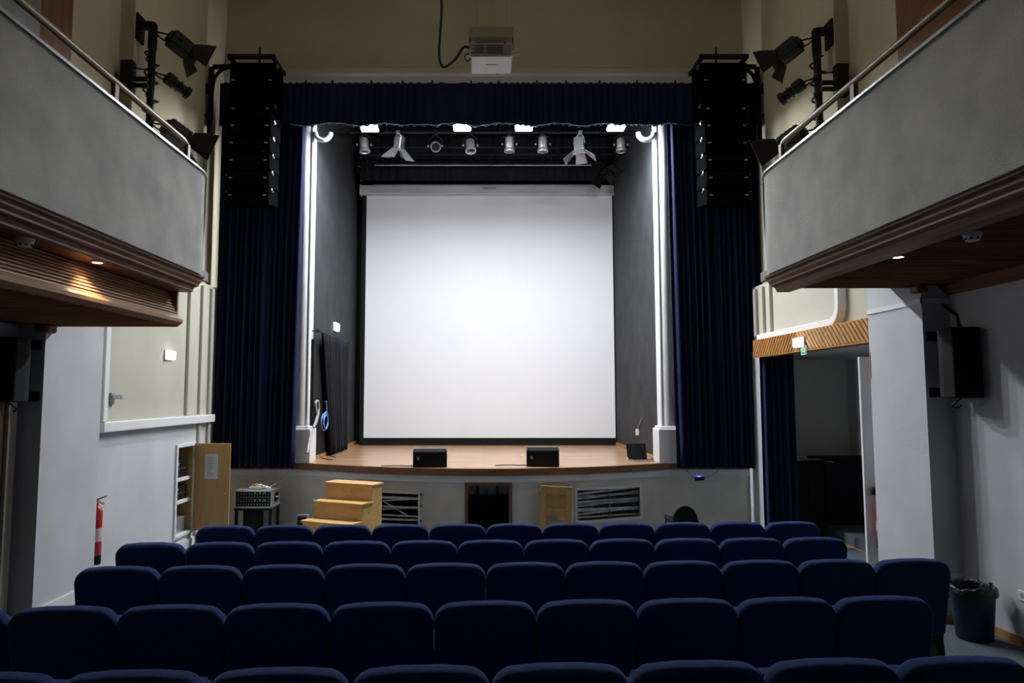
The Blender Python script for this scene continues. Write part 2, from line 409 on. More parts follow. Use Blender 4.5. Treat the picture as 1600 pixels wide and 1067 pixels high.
# stage
stg = thing('stage', (0, 11, 0), 'raised wooden stage with bowed front edge and grey plaster front', 'stage', kind='structure')
xs = [-4.42 + 8.84 * i / 52 for i in range(53)]
def band(z0, z1, front, back):
    b = B(); n = len(xs); vs = []
    for x in xs:
        y = stage_y(x)
        vs += [(x, y + front, z0), (x, y + front, z1), (x, y + back, z1), (x, y + back, z0)]
    fs = []
    for i in range(n - 1):
        for k in range(4):
            fs.append((i*4+k, i*4+(k+1) % 4, (i+1)*4+(k+1) % 4, (i+1)*4+k))
    fs += [(0,1,2,3), ((n-1)*4+3, (n-1)*4+2, (n-1)*4+1, (n-1)*4)]
    return b.add(vs, fs)
b = B()
pts = [(x, stage_y(x) + .04, ZS - .05) for x in xs] + [(4.42, YPRO, ZS - .05), (XS + .1, YPRO, ZS - .05), (XS + .1, 15.95, ZS - .05), (-XS - .1, 15.95, ZS - .05), (-XS - .1, YPRO, ZS - .05), (-4.42, YPRO, ZS - .05)]
b.extrude(pts, (0, 0, .05)); b.build('stage_floor', STAGEWOOD, stg)
band(ZS - .105, ZS + .003, -.03, .05).build('nosing', NOSING, stg)
band(ZS - .21, ZS - .105, 0.0, .12).build('trim_strip', WHITE, stg, bevel=.008)
OPEN = [(-1.75, -1.00, 0.30, 0.80), (-0.30, 0.42, -0.2, 0.92), (1.42, 2.52, 0.34, 0.84)]
cuts = sorted(set([round(x, 4) for x in xs] + [q for o in OPEN for q in o[:2]]))
b = B()
for xa, xb in zip(cuts[:-1], cuts[1:]):
    xm = (xa + xb) / 2; spans = [(-0.2, ZS - .2)]
    for o in OPEN:
        if o[0] < xm < o[1]: spans = [(-0.2, o[2]), (o[3], ZS - .2)]
    for za, zb in spans:
        if zb - za < .01: continue
        ya, yb = stage_y(xa) + .04, stage_y(xb) + .04
        b.add([(xa,ya,za),(xb,yb,za),(xb,yb+.12,za),(xa,ya+.12,za),(xa,ya,zb),(xb,yb,zb),(xb,yb+.12,zb),(xa,ya+.12,zb)],
              [(0,3,2,1),(4,5,6,7),(0,1,5,4),(1,2,6,5),(2,3,7,6),(3,0,4,7)])
b.build('stage_front', STAGEFRONT, stg)
# under-stage room seen through the openings
us = thing('wall_understage', (0, 12.6, 0), 'rough stone wall under the stage seen through the hatch', 'wall', kind='structure')
B().box(-4.4, 4.4, 12.6, 12.75, -0.3, ZS - .06).build('understage_back', STONE, us)
for x in (-.11, .19, -1.3, 1.75, 2.1):
    B().box(x - .025, x + .025, 12.5, 12.6, -.1, ZS - .06).build('understage_post', FRAMEWOOD, us)
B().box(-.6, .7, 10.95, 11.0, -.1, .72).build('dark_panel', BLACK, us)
for x0, x1 in ((-.42, -.13), (-.10, .19), (.22, .52)):
    B().box(x0, x1, 11.0, 11.12, .70, ZS - .06).build('stone_block', STONE, us, bevel=.01)
for x in (-1.62, -1.5, -1.38, -1.26, -1.14):
    B().box(x - .02, x + .02, 12.3, 12.36, .1, 1.0).build('rear_slat', BATTEN, us)
# hatch frame
hf = thing('hatch_frame', (.06, 10.5, fz(10.5)), 'brown wooden frame around the dark hatch in the stage front', 'door frame', kind='structure')
for x in (-.30, .37):
    B().box(x, x + .05, 10.50, 10.62, fz(10.5), .92).build('jamb', FRAMEWOOD, hf)
B().box(-.30, .42, 10.50, 10.62, .92, .975).build('lintel', FRAMEWOOD, hf)

# white jambs of the proscenium with base blocks
for s, nm, px0, px1 in ((-1, 'trim_1', 470, 487), (1, 'trim_2', 1038, 1052)):
    side = 'left' if s < 0 else 'right'
    t = thing(nm, (s * 3.02, 11.5, ZS), 'white painted %s proscenium jamb with rolled edge and base block' % side, 'trim', kind='structure')
    xi, xo = s * 2.93, s * 3.2
    B().box(min(s*2.955, xo), max(s*2.955, xo), 11.52, YPRO + .16, ZS + .58, 7.33).build('jamb_face', WHITE, t, bevel=.02)
    B().cyl((s * 3.065, 11.52, ZS + .60), (s * 3.065, 11.52, 7.30), .125, n=32).build('round_column', WHITE, t, smooth=40)
    B().cyl((s * 2.955, 11.44, ZS + .62), (s * 2.955, 11.44, 7.28), .022).build('round_bead', WHITE, t, smooth=40)
    B().box(min(xi - s*.06, xo), max(xi - s*.06, xo), 11.33, YPRO + .14, ZS, ZS + .56).build('base_block', WHITE, t, bevel=.01)
    B().box(min(xi - s*.02, xo), max(xi - s*.02, xo), 11.38, YPRO + .15, ZS + .56, ZS + .60).build('base_moulding', WHITE, t, bevel=.01)
    arc = [(xi - s*.02 - s * .13 * (1 - math.cos(a)), 11.44, 6.80 - .13 * math.sin(a)) for a in [math.pi * k / 10 for k in range(11)]]
    B().tube(arc, .045, 10).build('scroll', WHITE, t, smooth=60)
# skirting, ledges
for s, nm in ((-1, 'left'), (1, 'right')):
    struct(B().box(min(s*2.925, s*2.95), max(s*2.925, s*2.95), 11.80, 15.85, ZS, ZS + .07).build('baseboard_stage_' + nm, SKIRT), 'pine skirting along the %s black stage wall' % nm, 'baseboard')
struct(B().box(-XP, -XP + .02, YP0, YP1, fz(YP0) - .1, fz(7) + .13).add([], []).build('baseboard_left', WHITE), 'white baseboard along the left pillar', 'baseboard')
b = B(); b.add([(-XW, YP1, -.3), (-XW + .025, YP1, -.3), (-XW + .025, CAB[1] + 1, -.3), (-XW, CAB[1] + 1, -.3), (-XW, YP1, fz(YP1) + .13), (-XW + .025, YP1, fz(YP1) + .13), (-XW + .025, CAB[1] + 1, fz(11.4) + .11), (-XW, CAB[1] + 1, fz(11.4) + .11)],
               [(0,3,2,1),(4,5,6,7),(0,1,5,4),(1,2,6,5),(2,3,7,6),(3,0,4,7)])
struct(b.build('baseboard_left', WHITE), 'white baseboard below the wall cabinet on the left wall', 'baseboard')
br_ = thing('baseboard_right', (XN, 4, fz(4)), 'pine skirting board along the right wall beside the bin', 'baseboard', kind='structure')
b = B(); b.add([(XN - .02, -5, fz(-5) - .05), (XN, -5, fz(-5) - .05), (XN, YP0, fz(YP0) - .05), (XN - .02, YP0, fz(YP0) - .05), (XN - .02, -5, fz(-5) + .07), (XN, -5, fz(-5) + .07), (XN, YP0, fz(YP0) + .07), (XN - .02, YP0, fz(YP0) + .07)],
               [(0,3,2,1),(4,5,6,7),(0,1,5,4),(1,2,6,5),(2,3,7,6),(3,0,4,7)]); b.build('long_board', SKIRT, br_)
B().box(XP - .02, XN, YP0 - .02, YP0, fz(YP0) - .05, fz(YP0) + .07).build('short_board', SKIRT, br_)
B().box(XP + .005, XN, YP0 - .012, YP0, fz(YP0) + .40, fz(YP0) + .44).build('dado_strip', WHITE, br_)
# pillar band on the right
tb = thing('trim_3', (XP, 7, 3.1), 'pale band around the top of the right pillar', 'trim', kind='structure')
zb = atX(1441, 470, XP).z
B().box(XP - .012, XP, YP0 - .012, YP1R, zb - .025, zb + .025).build('band', WHITE, tb)
B().box(XP - .012, XN, YP0 - .012, YP0, zb - .025, zb + .025).build('band', WHITE, tb)
# left panel moulding (ledge + upright)
tl = thing('trim_4', (-XW, 9, 1.94), 'white moulding framing the cream panel on the left wall', 'trim', kind='structure')
B().box(-XW, -XW + .09, 7.80, 11.0, 1.87, 1.99).build('ledge', WHITE, tl, bevel=.012)
B().box(-XW, -XW + .07, 7.80, 7.90, 1.99, 3.9).build('upright', WHITE, tl, bevel=.012)
for y, wd in ((10.05, .10), (10.5, .06), (10.85, .10)):
    B().box(-XW, -XW + .045, y, y + wd, 2.0, 4.0).build('pilaster_strip', CREAM, tl, bevel=.01)
    if y > 10.2: B().box(-XW, -XW + .045, y, y + wd, fz(11), 1.87).build('pilaster_strip', CREAM, tl, bevel=.01)
trr = thing('trim_5', (XW, 9, 3.2), 'white rounded moulding framing the cream panel over the side opening', 'trim', kind='structure')
zr0 = 3.13
pth = [(XW - .05, 10.75, zr0 + .06), (XW - .05, 8.5, zr0 + .06)] + [(XW - .05, 8.5 - .22 * math.sin(a), zr0 + .06 + .22 * (1 - math.cos(a))) for a in [math.pi / 2 * k / 5 for k in range(1, 6)]] + [(XW - .05, 8.28, 4.0)]
B().tube(pth, .075, 4).build('frame_moulding', WHITE, trr, bevel=.01)
B().box(XW - .10, XW, 7.6, 10.9, zr0 - .10, zr0 - .02).build('ledge', CREAM, trr, bevel=.01)
for y in (10.35, 10.62, 10.9):
    B().box(XW - .05, XW, y, y + .09, zr0 + .1, 4.0).build('pilaster_strip', CREAM, trr, bevel=.01)

# slatted pine beam over the side opening
bm_ = thing('slatted_beam', (XP, 9, 2.78), 'golden pine beam with diagonal slats over the right side opening', 'beam', kind='structure')
yb0, yb1 = YP1R, 10.5
zb0 = atX(1270, 545, XP).z; zb1 = atX(1270, 513, XP).z
B().box(XP + .03, XW + .02, yb0, yb1, zb0, zb1).build('core', GOLDWOOD, bm_)
B().box(XP + .0, XW + .02, yb1 - .02, yb1, zb0, zb1).build('end_board', GOLDWOOD, bm_)
B().box(XP + .0, XP + .05, yb0, yb1, zb0 - .012, zb0).build('lower_edge', GOLDWOOD, bm_)
hgt = zb1 - zb0
def cut(P, lim, keep_gt):
    out = []
    for i in range(len(P)):
        a, c = P[i], P[(i + 1) % len(P)]
        ina = (a[0] >= lim) if keep_gt else (a[0] <= lim); inc = (c[0] >= lim) if keep_gt else (c[0] <= lim)
        if ina: out.append(a)
        if ina != inc:
            t = (lim - a[0]) / (c[0] - a[0]); out.append((lim, a[1] + t * (c[1] - a[1])))
    return out
ymid = 9.05
for lean, ya, yb in ((.9, yb0, ymid), (-.9, ymid, yb1 - .02)):        # the slats lean both ways from the middle
    y = ya - hgt
    while y < yb + hgt:
        poly = [(y, zb0), (y + .058, zb0), (y + .058 + hgt * lean, zb1), (y + hgt * lean, zb1)]
        poly = cut(poly, ya, True)
        if len(poly) >= 3: poly = cut(poly, yb, False)
        if len(poly) >= 3 and max(q[0] for q in poly) - min(q[0] for q in poly) > .01:
            B().extrude([(XP, q[0], q[1]) for q in poly], (.035, 0, 0)).build('slat', GOLDWOOD, bm_, bevel=.008, seg=1)
        y += .086

# ================================================================ BALCONIES
ZR = CAM_Z
for s in (-1, 1):
    side = 'left' if s < 0 else 'right'
    bal = thing('balcony_' + side, (s * 3.5, 5, 3.3), 'grey plaster balcony with wooden moulding and metal rail on the %s' % side, 'balcony', kind='structure')
    XB = 2.72
    R = 0.62; YE = 7.0
    plan = [(s * XB, -5.0), (s * XB, 2.0), (s * XB, YE - R)]
    plan += [(s * (XB + R - R * math.cos(a)), YE - R + R * math.sin(a)) for a in [math.pi / 2 * k / 10 for k in range(1, 11)]]
    plan += [(s * (XN + .05), YE)]
    zb_, zt_ = ZR + 1.155, ZR + 2.14
    q = -s   # inward normal sign: sweep's left normal for +Y travel is -X
    B().sweep(plan, [(0, zb_), (0, zt_), (q * -1 * -1 * 0 + (-.14 if s > 0 else .14), zt_), ((-.14 if s > 0 else .14), zb_)]).build('parapet', PARAPET, bal, smooth=40)
    o_ = -.16 if s > 0 else .16
    e_ = .02 if s > 0 else -.02
    B().sweep(plan, [(e_, zt_), (e_, zt_ + .02), (0, zt_ + .04), (o_, zt_ + .04), (o_, zt_)]).build('coping', COPING, bal, smooth=40)
    # handrail
    XRl = 2.90
    rail = [Vector((s * XRl, y, ZR + 2.45)) for y in (-5, 0, 3, 6.2, 6.4)]
    rail += [Vector((s * (XRl + .28 * (1 - math.cos(a))), 6.4 + .30 * math.sin(a), ZR + 2.45 - .02 * math.sin(a))) for a in [math.pi / 2 * k / 5 for k in range(1, 6)]]
    rail += [Vector((s * 3.30, 6.72, ZR + 2.40)), Vector((s * 3.36, 6.73, ZR + 2.30)), Vector((s * 3.36, 6.73, zt_))]
    B().tube(rail, .028, 10).build('handrail', RAILM, bal, smooth=50)
    for y in (0.55, 2.10, 3.65, 5.19, 6.50):
        B().box(s * XRl - .018, s * XRl + .018, y - .03, y + .03, zt_ + .03, ZR + 2.44).build('rail_post', DARKWOOD, bal, bevel=.004)
    # moulding under the parapet (straight, butt end)
    YM = 6.62
    prof = [(.02, 1.155), (.02, 1.135), (.05, 1.125), (.05, 1.10), (.075, 1.075), (.075, 1.06), (.12, 1.045), (.13, 1.02), (.14, 1.0), (.26, 1.0), (.26, 1.155)]
    flip = -1 if s > 0 else 1
    B().sweep([(s * XB, -5), (s * XB, YM)], [(flip * o, ZR + z) for o, z in prof]).build('crown_moulding', DARKWOOD, bal, smooth=25)
    # floor slab of the balcony
    B().box(min(s*(XB+.14), s*4.39), max(s*(XB+.14), s*4.39), -5, YM + .02, ZR + 1.09, ZR + 1.25).build('deck', BLACK, bal)
    B().box(min(s*(XB+.12), s*4.5), max(s*(XB+.12), s*4.5), YM, YE - .05, ZR + 1.16, ZR + 1.25).build('end_soffit', PARAPET, bal)
    if s > 0:
        n = 0
        proto = None
        y = 1.4
        while y < YM - .03:
            if proto is None:
                proto = B().box(2.96, 4.5, y, y + .035, ZR + 1.035, ZR + 1.09).build('soffit_slat', SOFFITWOOD, bal, bevel=.006, seg=1)
            else:
                c = proto.copy(); COL.objects.link(c); c.location = proto.location + Vector((0, y - 1.4, 0))
            y += .058
        B().sweep([(XN, -5), (XN, YP0)], [(0, ZR + 1.04), (.10, ZR + 1.04), (.10, ZR + 1.02), (.06, ZR + .99), (.04, ZR + .96), (.02, ZR + .94), (0, ZR + .94)]).build('wall_crown', DARKWOOD, bal, smooth=25)
        B().box(XP - .08, XP + .02, YP0 - .08, YP0 + .06, ZR + .96, ZR + 1.04).build('corner_moulding', DARKWOOD, bal, bevel=.02)
    else:
        # dropped box with a slatted, slightly raked fascia
        nsl = 9
        for i in range(nsl):
            t0 = i / nsl; t1 = (i + .72) / nsl
            za = ZR + .76 + .25 * t0; zb2 = ZR + .76 + .25 * t1
            xa = -(2.975 + .10 * t0); xb = -(2.975 + .10 * t1)
            B().extrude([(xa, -5, za), (xb, -5, zb2), (xb - .03, -5, zb2), (xa - .03, -5, za)], (0, 5 + YM, 0)).build('fascia_slat', SLATWOOD, bal, bevel=.006, seg=1)
        B().extrude([(-2.99, -5, ZR + .75), (-3.10, -5, ZR + 1.02), (-3.14, -5, ZR + 1.02), (-3.03, -5, ZR + .75)], (0, 4.98 + YM, 0)).build('fascia_backing', DARKWOOD, bal)
        B().box(-3.08, -2.84, -5, YM - .02, ZR + 1.005, ZR + 1.02).build('light_strip', DARKWOOD, bal)
        B().sweep([(-2.94, -5), (-2.94, YM)], [(0, ZR + .70), (0, ZR + .73), (.03, ZR + .76), (.12, ZR + .76), (.12, ZR + .67), (.04, ZR + .67)]).build('lower_moulding', SLATWOOD, bal, smooth=30)
        B().box(-4.5, -2.98, -5, YM - .01, ZR + .66, ZR + .70).build('box_soffit', SOFFITWOOD, bal)
        B().box(-4.5, -2.99, YM - .03, YM, ZR + .67, ZR + 1.1).build('box_end', DARKWOOD, bal)
        B().box(-XP - .06, -XP + .08, YP0 - .10, YP0 + .05, ZR + .58, ZR + .66).build('corner_moulding', DARKWOOD, bal, bevel=.02)

# doors on the gallery and in the hall
dl = thing('door_1', (-XG, 6.6, 4.4), 'dark brown gallery door behind the left balcony', 'door', kind='structure')
B().box(-XG, -XG + .06, 5.2, 7.15, 3.4, 7.2).build('door_frame', FRAMEWOOD, dl)
B().box(-XG + .05, -XG + .08, 5.4, 6.6, 3.4, 6.9).build('door_leaf', GREYMETAL, dl)
dr = thing('door_2', (XG, 6.6, 4.4), 'dark brown gallery door behind the right balcony', 'door', kind='structure')
B().box(XG - .06, XG, 5.2, 7.15, 3.4, 7.2).build('door_frame', FRAMEWOOD, dr)
B().box(XG - .08, XG - .05, 5.4, 6.75, 3.4, 6.9).build('door_leaf', DARKWOOD, dr)
d3 = thing('door_3', (-XN, 5.7, fz(5.7)), 'brown door in a pale frame under the left balcony', 'door', kind='structure')
B().box(-XN, -XN + .04, 4.9, 6.25, fz(5), 2.5).build('door_leaf', FRAMEWOOD, d3)
B().box(-XN, -XN + .07, 6.25, 6.36, fz(6) - .1, 2.55).build('frame_post', CREAM, d3)
d4 = thing('door_4', (4.5, 7.72, fz(7.7)), 'white door standing open behind the right pillar with dark knob', 'door', kind='structure')
dlf = B().box(4.155, 5.0, 7.56, 7.60, fz(7.7) + .01, 2.72).build('door_leaf', WHITE, d4, bevel=.004)
kp = atY(1365, 767, 7.52)
B().lathe([(.012, 0), (.012, .03), (.03, .035), (.042, .055), (.042, .07), (.03, .085), (0.004, .09)], (kp.x, 7.56, kp.z), 16, frame_to((0, -1, 0))).build('door_knob', BLACKMETAL, dlf, smooth=60)

# ================================================================ CURTAINS AND SCREEN
def curtain(name, m, p0, p1, z0, z1, folds, amp, seed, parent=None, gather=0.0, hem=None, nv=16, drift=0.0, side=0):
    rnd = random.Random(seed)
    ph = [rnd.uniform(-.5, .5) for _ in range(folds * 2 + 4)]
    am = [rnd.uniform(.55, 1.25) for _ in range(folds * 2 + 4)]
    p0 = Vector((p0[0], p0[1], 0)); p1 = Vector((p1[0], p1[1], 0)); d = p1 - p0; nr = Vector((-d.y, d.x, 0)).normalized()
    def fn(u, v):
        # v: 0 bottom .. 1 top ; u along width
        w_ = u + (.030 * math.sin(2 * math.pi * 1.7 * u + seed) + .014 * math.sin(2 * math.pi * 4.3 * u + 2 * seed)) * 4 * u * (1 - u)
        k = min(.9999, max(0, w_)) * folds; i = int(k)
        a = amp * (am[i] * (1 - (k - i)) + am[i + 1] * (k - i)) * (0.75 + .25 * (1 - v))
        wob = .35 * math.sin(3.1 * v + i * 1.7) * (1 - v)
        off = a * math.sin(2 * math.pi * k + .8 * (ph[i] * (1 - (k - i)) + ph[i + 1] * (k - i)) + wob)
        off += .25 * a * math.sin(5.1 * math.pi * k + 1.3)
        uw = u + gather * (0.5 - u) * math.sin(math.pi * min(1, v * 1.2)) + drift * (1 - v) * (u if side > 0 else (1 - u))
        z = z0 + (z1 - z0) * v
        if hem and v < .02: z += hem(u)
        p = p0 + d * uw + nr * off
        return Vector((p.x, p.y, z))
    b = B().grid(fn, folds * 12, nv)
    return b.build(name, m, parent, smooth=180, solid=.012)

YC = 11.16
xa = atY(338, 500, YC).x; xb = atY(472, 450, YC).x
cl = curtain('stage_curtain', NAVY, (xa, YC), (xb, YC), ZS - .06, 7.0, 13, .075, 3, drift=-.05, side=1)
tag(cl, 'tall navy stage curtain drawn to the left of the screen', 'curtain', 'main stage curtains')
xa = atY(1047, 450, YC).x; xb = atY(1192, 500, YC).x
cr = curtain('stage_curtain', NAVY, (xa, YC), (xb, YC), ZS - .06, 7.0, 14, .075, 11, drift=.04, side=-1)
tag(cr, 'tall navy stage curtain drawn to the right of the screen', 'curtain', 'main stage curtains')
YV = 10.98
def hemz(u): return .03 * abs(math.sin(u * 38 + .6 * math.sin(u * 17))) + .012 * math.sin(u * 61 + 1) - .01
vz0 = atY(760, 196.5, YV).z; vz1 = atY(760, 130, YV).z
va = thing('curtain_valance', (0, YV, vz0), 'navy gathered valance hanging across the top of the stage', 'valance')
xa = atY(344, 130, YV).x; xb = atY(1180, 130, YV).x
curtain('valance_cloth', NAVY, (xa, YV), (xb, YV), vz0, vz1, 70, .03, 5, va, hem=lambda u: hemz(u), nv=8)
hem = [Vector((xa + (xb - xa) * k / 240, YV - .035 + .01*math.sin(k), vz0 + hemz(k / 240))) for k in range(32, 205)]
B().tube(hem, .006, 5).build('pale_hem', mat('hem_thread', (.45, .46, .5), .7, noise=(20, .05)), va, smooth=60)
B().tube([(xa, YV + .02, vz1 - .01), (xb, YV + .02, vz1 - .01)], .018, 8).build('curtain_rail', BLACKMETAL, va)
for k in range(16):
    x = xa + (xb - xa) * (k + .5) / 16 + random.uniform(-.1, .1)
    B().cbox((x, YV + .02, vz1 + .025), (.03, .03, .06)).build('rail_hook', BLACKMETAL, va)

# projection screen
YSC = 15.35
a = atY(571, 305, YSC); c = atY(960, 684, YSC)
xl, xr = atY(570.5, 500, YSC).x, atY(959, 500, YSC).x
zt, zb_ = atY(765, 304, YSC).z, atY(765, 684, YSC).z
ps = thing('projection_screen', ((xl + xr) / 2, YSC, zb_), 'large white projection screen hanging in its grey case', 'screen')
B().box(xl, xr, YSC - .004, YSC + .004, zb_, zt + .1).build('screen_fabric', SCREENW, ps)
zbb = atY(765, 692, YSC).z
B().box(xl - .02, xr + .02, YSC - .012, YSC + .012, zbb, zb_).build('black_border', BLACK, ps)
B().box(xl - .05, xr + .05, YSC - .03, YSC + .03, zbb - .05, zbb).build('weight_bar', BLACK, ps, bevel=.01)
for x0, x1 in ((xl - .10, xl), (xr, xr + .10)):
    B().box(x0, x1, YSC - .003, YSC + .003, zbb, zt + .1).build('side_border', BLACK, ps)
hx0, hx1 = atY(562, 296, YSC - .1).x, atY(962, 296, YSC - .1).x
hz0, hz1 = atY(765, 304, YSC - .1).z, atY(765, 287, YSC - .1).z
case = B().box(hx0 + .02, hx1 - .02, YSC - .10, YSC + .14, hz0 + .05, hz1 - .03).build('case', HOUSING, ps, bevel=.012)
B().box(hx0 + .02, hx1 - .02, YSC - .125, YSC + .14, hz0, hz0 + .055).build('case_lip', HOUSING, ps, bevel=.012)
B().box(hx0 + .3, hx1 - .3, YSC - .08, YSC + .14, hz1 - .03, hz1).build('case_top', HOUSING, ps, bevel=.008)
for x in (hx0, hx1 - .03):
    B().box(x, x + .03, YSC - .13, YSC + .15, hz0 - .01, hz1 - .02).build('end_cap', HOUSING, ps, bevel=.01)
lx = atY(754, 292, YSC - .1).x
for i, (o_, wd) in enumerate(((0, .035), (.045, .05), (.105, .035), (.15, .03), (.19, .045), (.245, .06))):
    B().box(lx + o_, lx + o_ + wd, YSC - .1025, YSC - .0995, (hz0 + hz1) / 2 + .0, (hz0 + hz1) / 2 + .04).build('nameplate_mark', INK, case)
for x in (hx0 + .7, hx1 - .7):
    B().tube([(x, YSC, hz1 - .02), (x, YSC, 8.4)], .012, 6).build('hanger', BLACKMETAL, ps)

# black drape with rod on the left stage wall
dp = thing('drape_rod', (-XS, 13, 4.2), 'thin black rod on the left stage wall carrying the black drape', 'rod')
r0, r1 = atX(497, 517, -XS + .10), atX(546, 524, -XS + .10)
r1.z = r0.z
B().tube([r0, r1], .014, 8).build('rod', BLACKMETAL, dp)
for p in (r0, r1):
    B().cyl((-XS, p.y, p.z), (-XS + .1, p.y, p.z), .012).build('bracket', BLACKMETAL, dp)
    B().cyl(p - Vector((0,.05,0)), p + Vector((0,.05,0)), .026).build('finial', BLACKMETAL, dp)
ya, yb = r0.y + .35, r1.y - .25
dr_ = curtain('side_drape', DARKCLOTH, (-XS + .12, yb), (-XS + .12, ya), ZS + .02, r0.z - .01, 9, .05, 21, drift=-.35, side=1)
tag(dr_, 'black drape hanging from a rod on the left stage wall', 'curtain')
dw = thing('door_5', (-XS, 12.9, ZS), 'dark doorway panel beside the black drape on stage', 'door', kind='structure')
B().box(-XS, -XS + .02, r0.y + .05, r1.y - .1, ZS, 3.2).build('door_leaf', BLACK, dw)
B().box(-XS, -XS + .05, r0.y - .04, r0.y + .05, ZS, 3.25).build('frame_post', BLACK, dw)

# blue curtain of the side opening
sc_ = curtain('side_curtain', NAVY, (4.20, 10.40), (4.66, 10.30), fz(10.4) + .03, zb1 - .06, 5, .06, 33, gather=.0)
tag(sc_, 'narrow blue curtain gathered beside the right side opening', 'curtain')

# ================================================================ STAGE LIGHTS
def bar(label, px0, px1, py, Y, r, m, drops=()):
    p0, p1 = atY(px0, py, Y), atY(px1, py, Y); p1.z = p0.z
    t = thing('lighting_bar', (p0 + p1) / 2, label, 'lighting bar', 'lighting bars over the stage')
    B().tube([p0, p1], r, 8).build('pipe', m, t, smooth=60)
    for f in drops:
        q = p0.lerp(p1, f)
        B().tube([q, (q.x, q.y, 8.4)], .012, 6).build('drop_rod', BLACKMETAL, t)
    return p0.z
zbar1 = bar('front black lighting bar behind the valance carrying the floodlights', 545, 1000, 186, 11.42, .024, BLACKMETAL, ())
for f in (-1.9, .02, 2.1):
    B().tube([(f, 11.42, zbar1), (f, 11.66, 7.36)], .014, 6).build('hanger_strap', BLACKMETAL, bpy.data.objects['lighting_bar'])
zbar2 = bar('second black lighting bar carrying the silver spot cans', 548, 1015, 207, 12.55, .024, BLACKMETAL, (.12, .5, .88))
bar('thin dark bar passing behind the silver spot cans', 560, 1000, 230, 13.6, .02, BLACKMETAL, (.2, .8))
bar('thin dark bar just below the silver spot cans', 560, 1000, 241, 14.0, .02, BLACKMETAL, (.2, .8))
zbar5 = bar('lowest pale metal bar above the screen case', 585, 924, 258, 14.6, .016, STEEL, (.1, .9))
# black border cloth behind the bars
bc = curtain('border_cloth', DARKCLOTH, (-2.75, 14.85), (2.75, 14.85), atY(765, 282, 14.85).z, 8.39, 30, .02, 8, nv=6)
tag(bc, 'black border cloth hanging above the screen case', 'curtain')
bc = curtain('border_cloth', DARKCLOTH, (-2.85, 15.6), (2.85, 15.6), ZS + .05, 8.3, 24, .03, 9, nv=4)
tag(bc, 'black backdrop cloth hanging behind the screen', 'curtain')

FL = [(577, 199, 'leftmost blazing white floodlight under the valance'), (722, 198, 'second blazing floodlight from the left under the valance'),
      (819, 198, 'third blazing floodlight from the left under the valance'), (963, 198, 'rightmost blazing white floodlight under the valance')]
for px, py, lab in FL:
    c = atY(px, py, 11.30)
    t = thing('floodlight', c, lab, 'floodlight', 'LED floodlights under the valance')
    n = Vector((0, -math.sin(math.radians(6)), -math.cos(math.radians(6))))
    Rm = frame_to(-n, (0, 1, 0))
    P = lambda x, y, z: c + Rm @ Vector((x, y, z))
    B().cbox(P(0, 0, .045), (.30, .24, .07), Rm).build('housing', BLACKMETAL, t, bevel=.01)
    for k in range(7):
        B().cbox(P(-.12 + .04 * k, 0, .095), (.008, .2, .04), Rm).build('cooling_fin', BLACKMETAL, t)
    fr = B()
    for x0, x1, y0, y1 in ((-.155, -.135, -.125, .125), (.135, .155, -.125, .125), (-.135, .135, -.125, -.105), (-.135, .135, .105, .125)):
        fr.cbox(P((x0 + x1) / 2, (y0 + y1) / 2, 0.002), (x1 - x0, y1 - y0, .02), Rm)
    fr.build('front_frame', BLACKMETAL, t)
    B().cbox(P(0, 0, -.012), (.27, .21, .026), Rm).build('lens', FLOODGLOW, t)
    yk = B()
    for sx in (-1, 1):
        yk.cbox(P(sx * .165, 0, .08), (.008, .03, .16), Rm)
    yk.cbox(P(0, 0, .16), (.338, .03, .008), Rm)
    yk.build('yoke', BLACKMETAL, t)
    B().tube([P(0, 0, .16), (c.x, 11.42, zbar1)], .012, 6).build('clamp', BLACKMETAL, t)

def par_can(px, py, Y, d, r, L, label, barZ):
    c = atY(px, py, Y); d = Vector(d).normalized(); Rm = frame_to(d, (0, 1, 0))
    t = thing('spot_can', c, label, 'stage light', 'silver spot cans on the second bar')
    h = L / 2
    B().lathe([(r * .35, -h), (r * .75, -h + .03), (r * .82, -h + .06), (r * .82, h - .07), (r * .95, h - .06), (r, h - .05), (r, h), (r * .9, h), (r * .85, h - .05)], c, 20, Rm, caps=False).build('can', SILVER, t, smooth=30)
    B().cyl(c + d * (h - .06), c + d * (h - .055), r * .84, n=20).build('lens', LAPSCREEN, t)
    B().cyl(c - d * (h - .005), c - d * (h - .01), r * .36, n=16).build('rear_cap', BLACKMETAL, t)
    top = Vector((c.x, Y, barZ))
    side = Vector((1, 0, 0))
    B().tube([c + side * r, c + side * (r + .025), c + side * (r + .025) + Vector((0, .05, .14)), top - Vector((0, 0, .03)), c - side * (r + .025) + Vector((0, .05, .14)), c - side * (r + .025), c - side * r], .009, 6).build('yoke', BLACKMETAL, t)
    for sg in (-1, 1):
        B().cyl(c + side * sg * (r + .02), c + side * sg * (r + .05), .02, n=10).build('knob', STEEL, t)
    B().cbox(top, (.05, .06, .07)).build('clamp', BLACKMETAL, t)
par_can(569, 226, 12.55, (.12, .0, -1), .10, .29, 'silver spot can at the far left below the leftmost floodlight', zbar2)
par_can(680, 228, 12.55, (.2, -1, -.6), .095, .25, 'small dim spot can with its lens facing the hall, left of centre', zbar2)
par_can(735, 227, 12.55, (.08, -.25, -1), .10, .27, 'silver spot can just below the second floodlight', zbar2)
par_can(796, 225, 12.55, (0, .05, -1), .10, .30, 'silver spot can just left below the third floodlight', zbar2)
par_can(848, 225, 12.55, (0, .05, -1), .10, .30, 'silver spot can just right below the third floodlight', zbar2)
par_can(970, 226, 12.55, (0, .0, -1), .095, .27, 'silver spot can at the far right below the rightmost floodlight', zbar2)

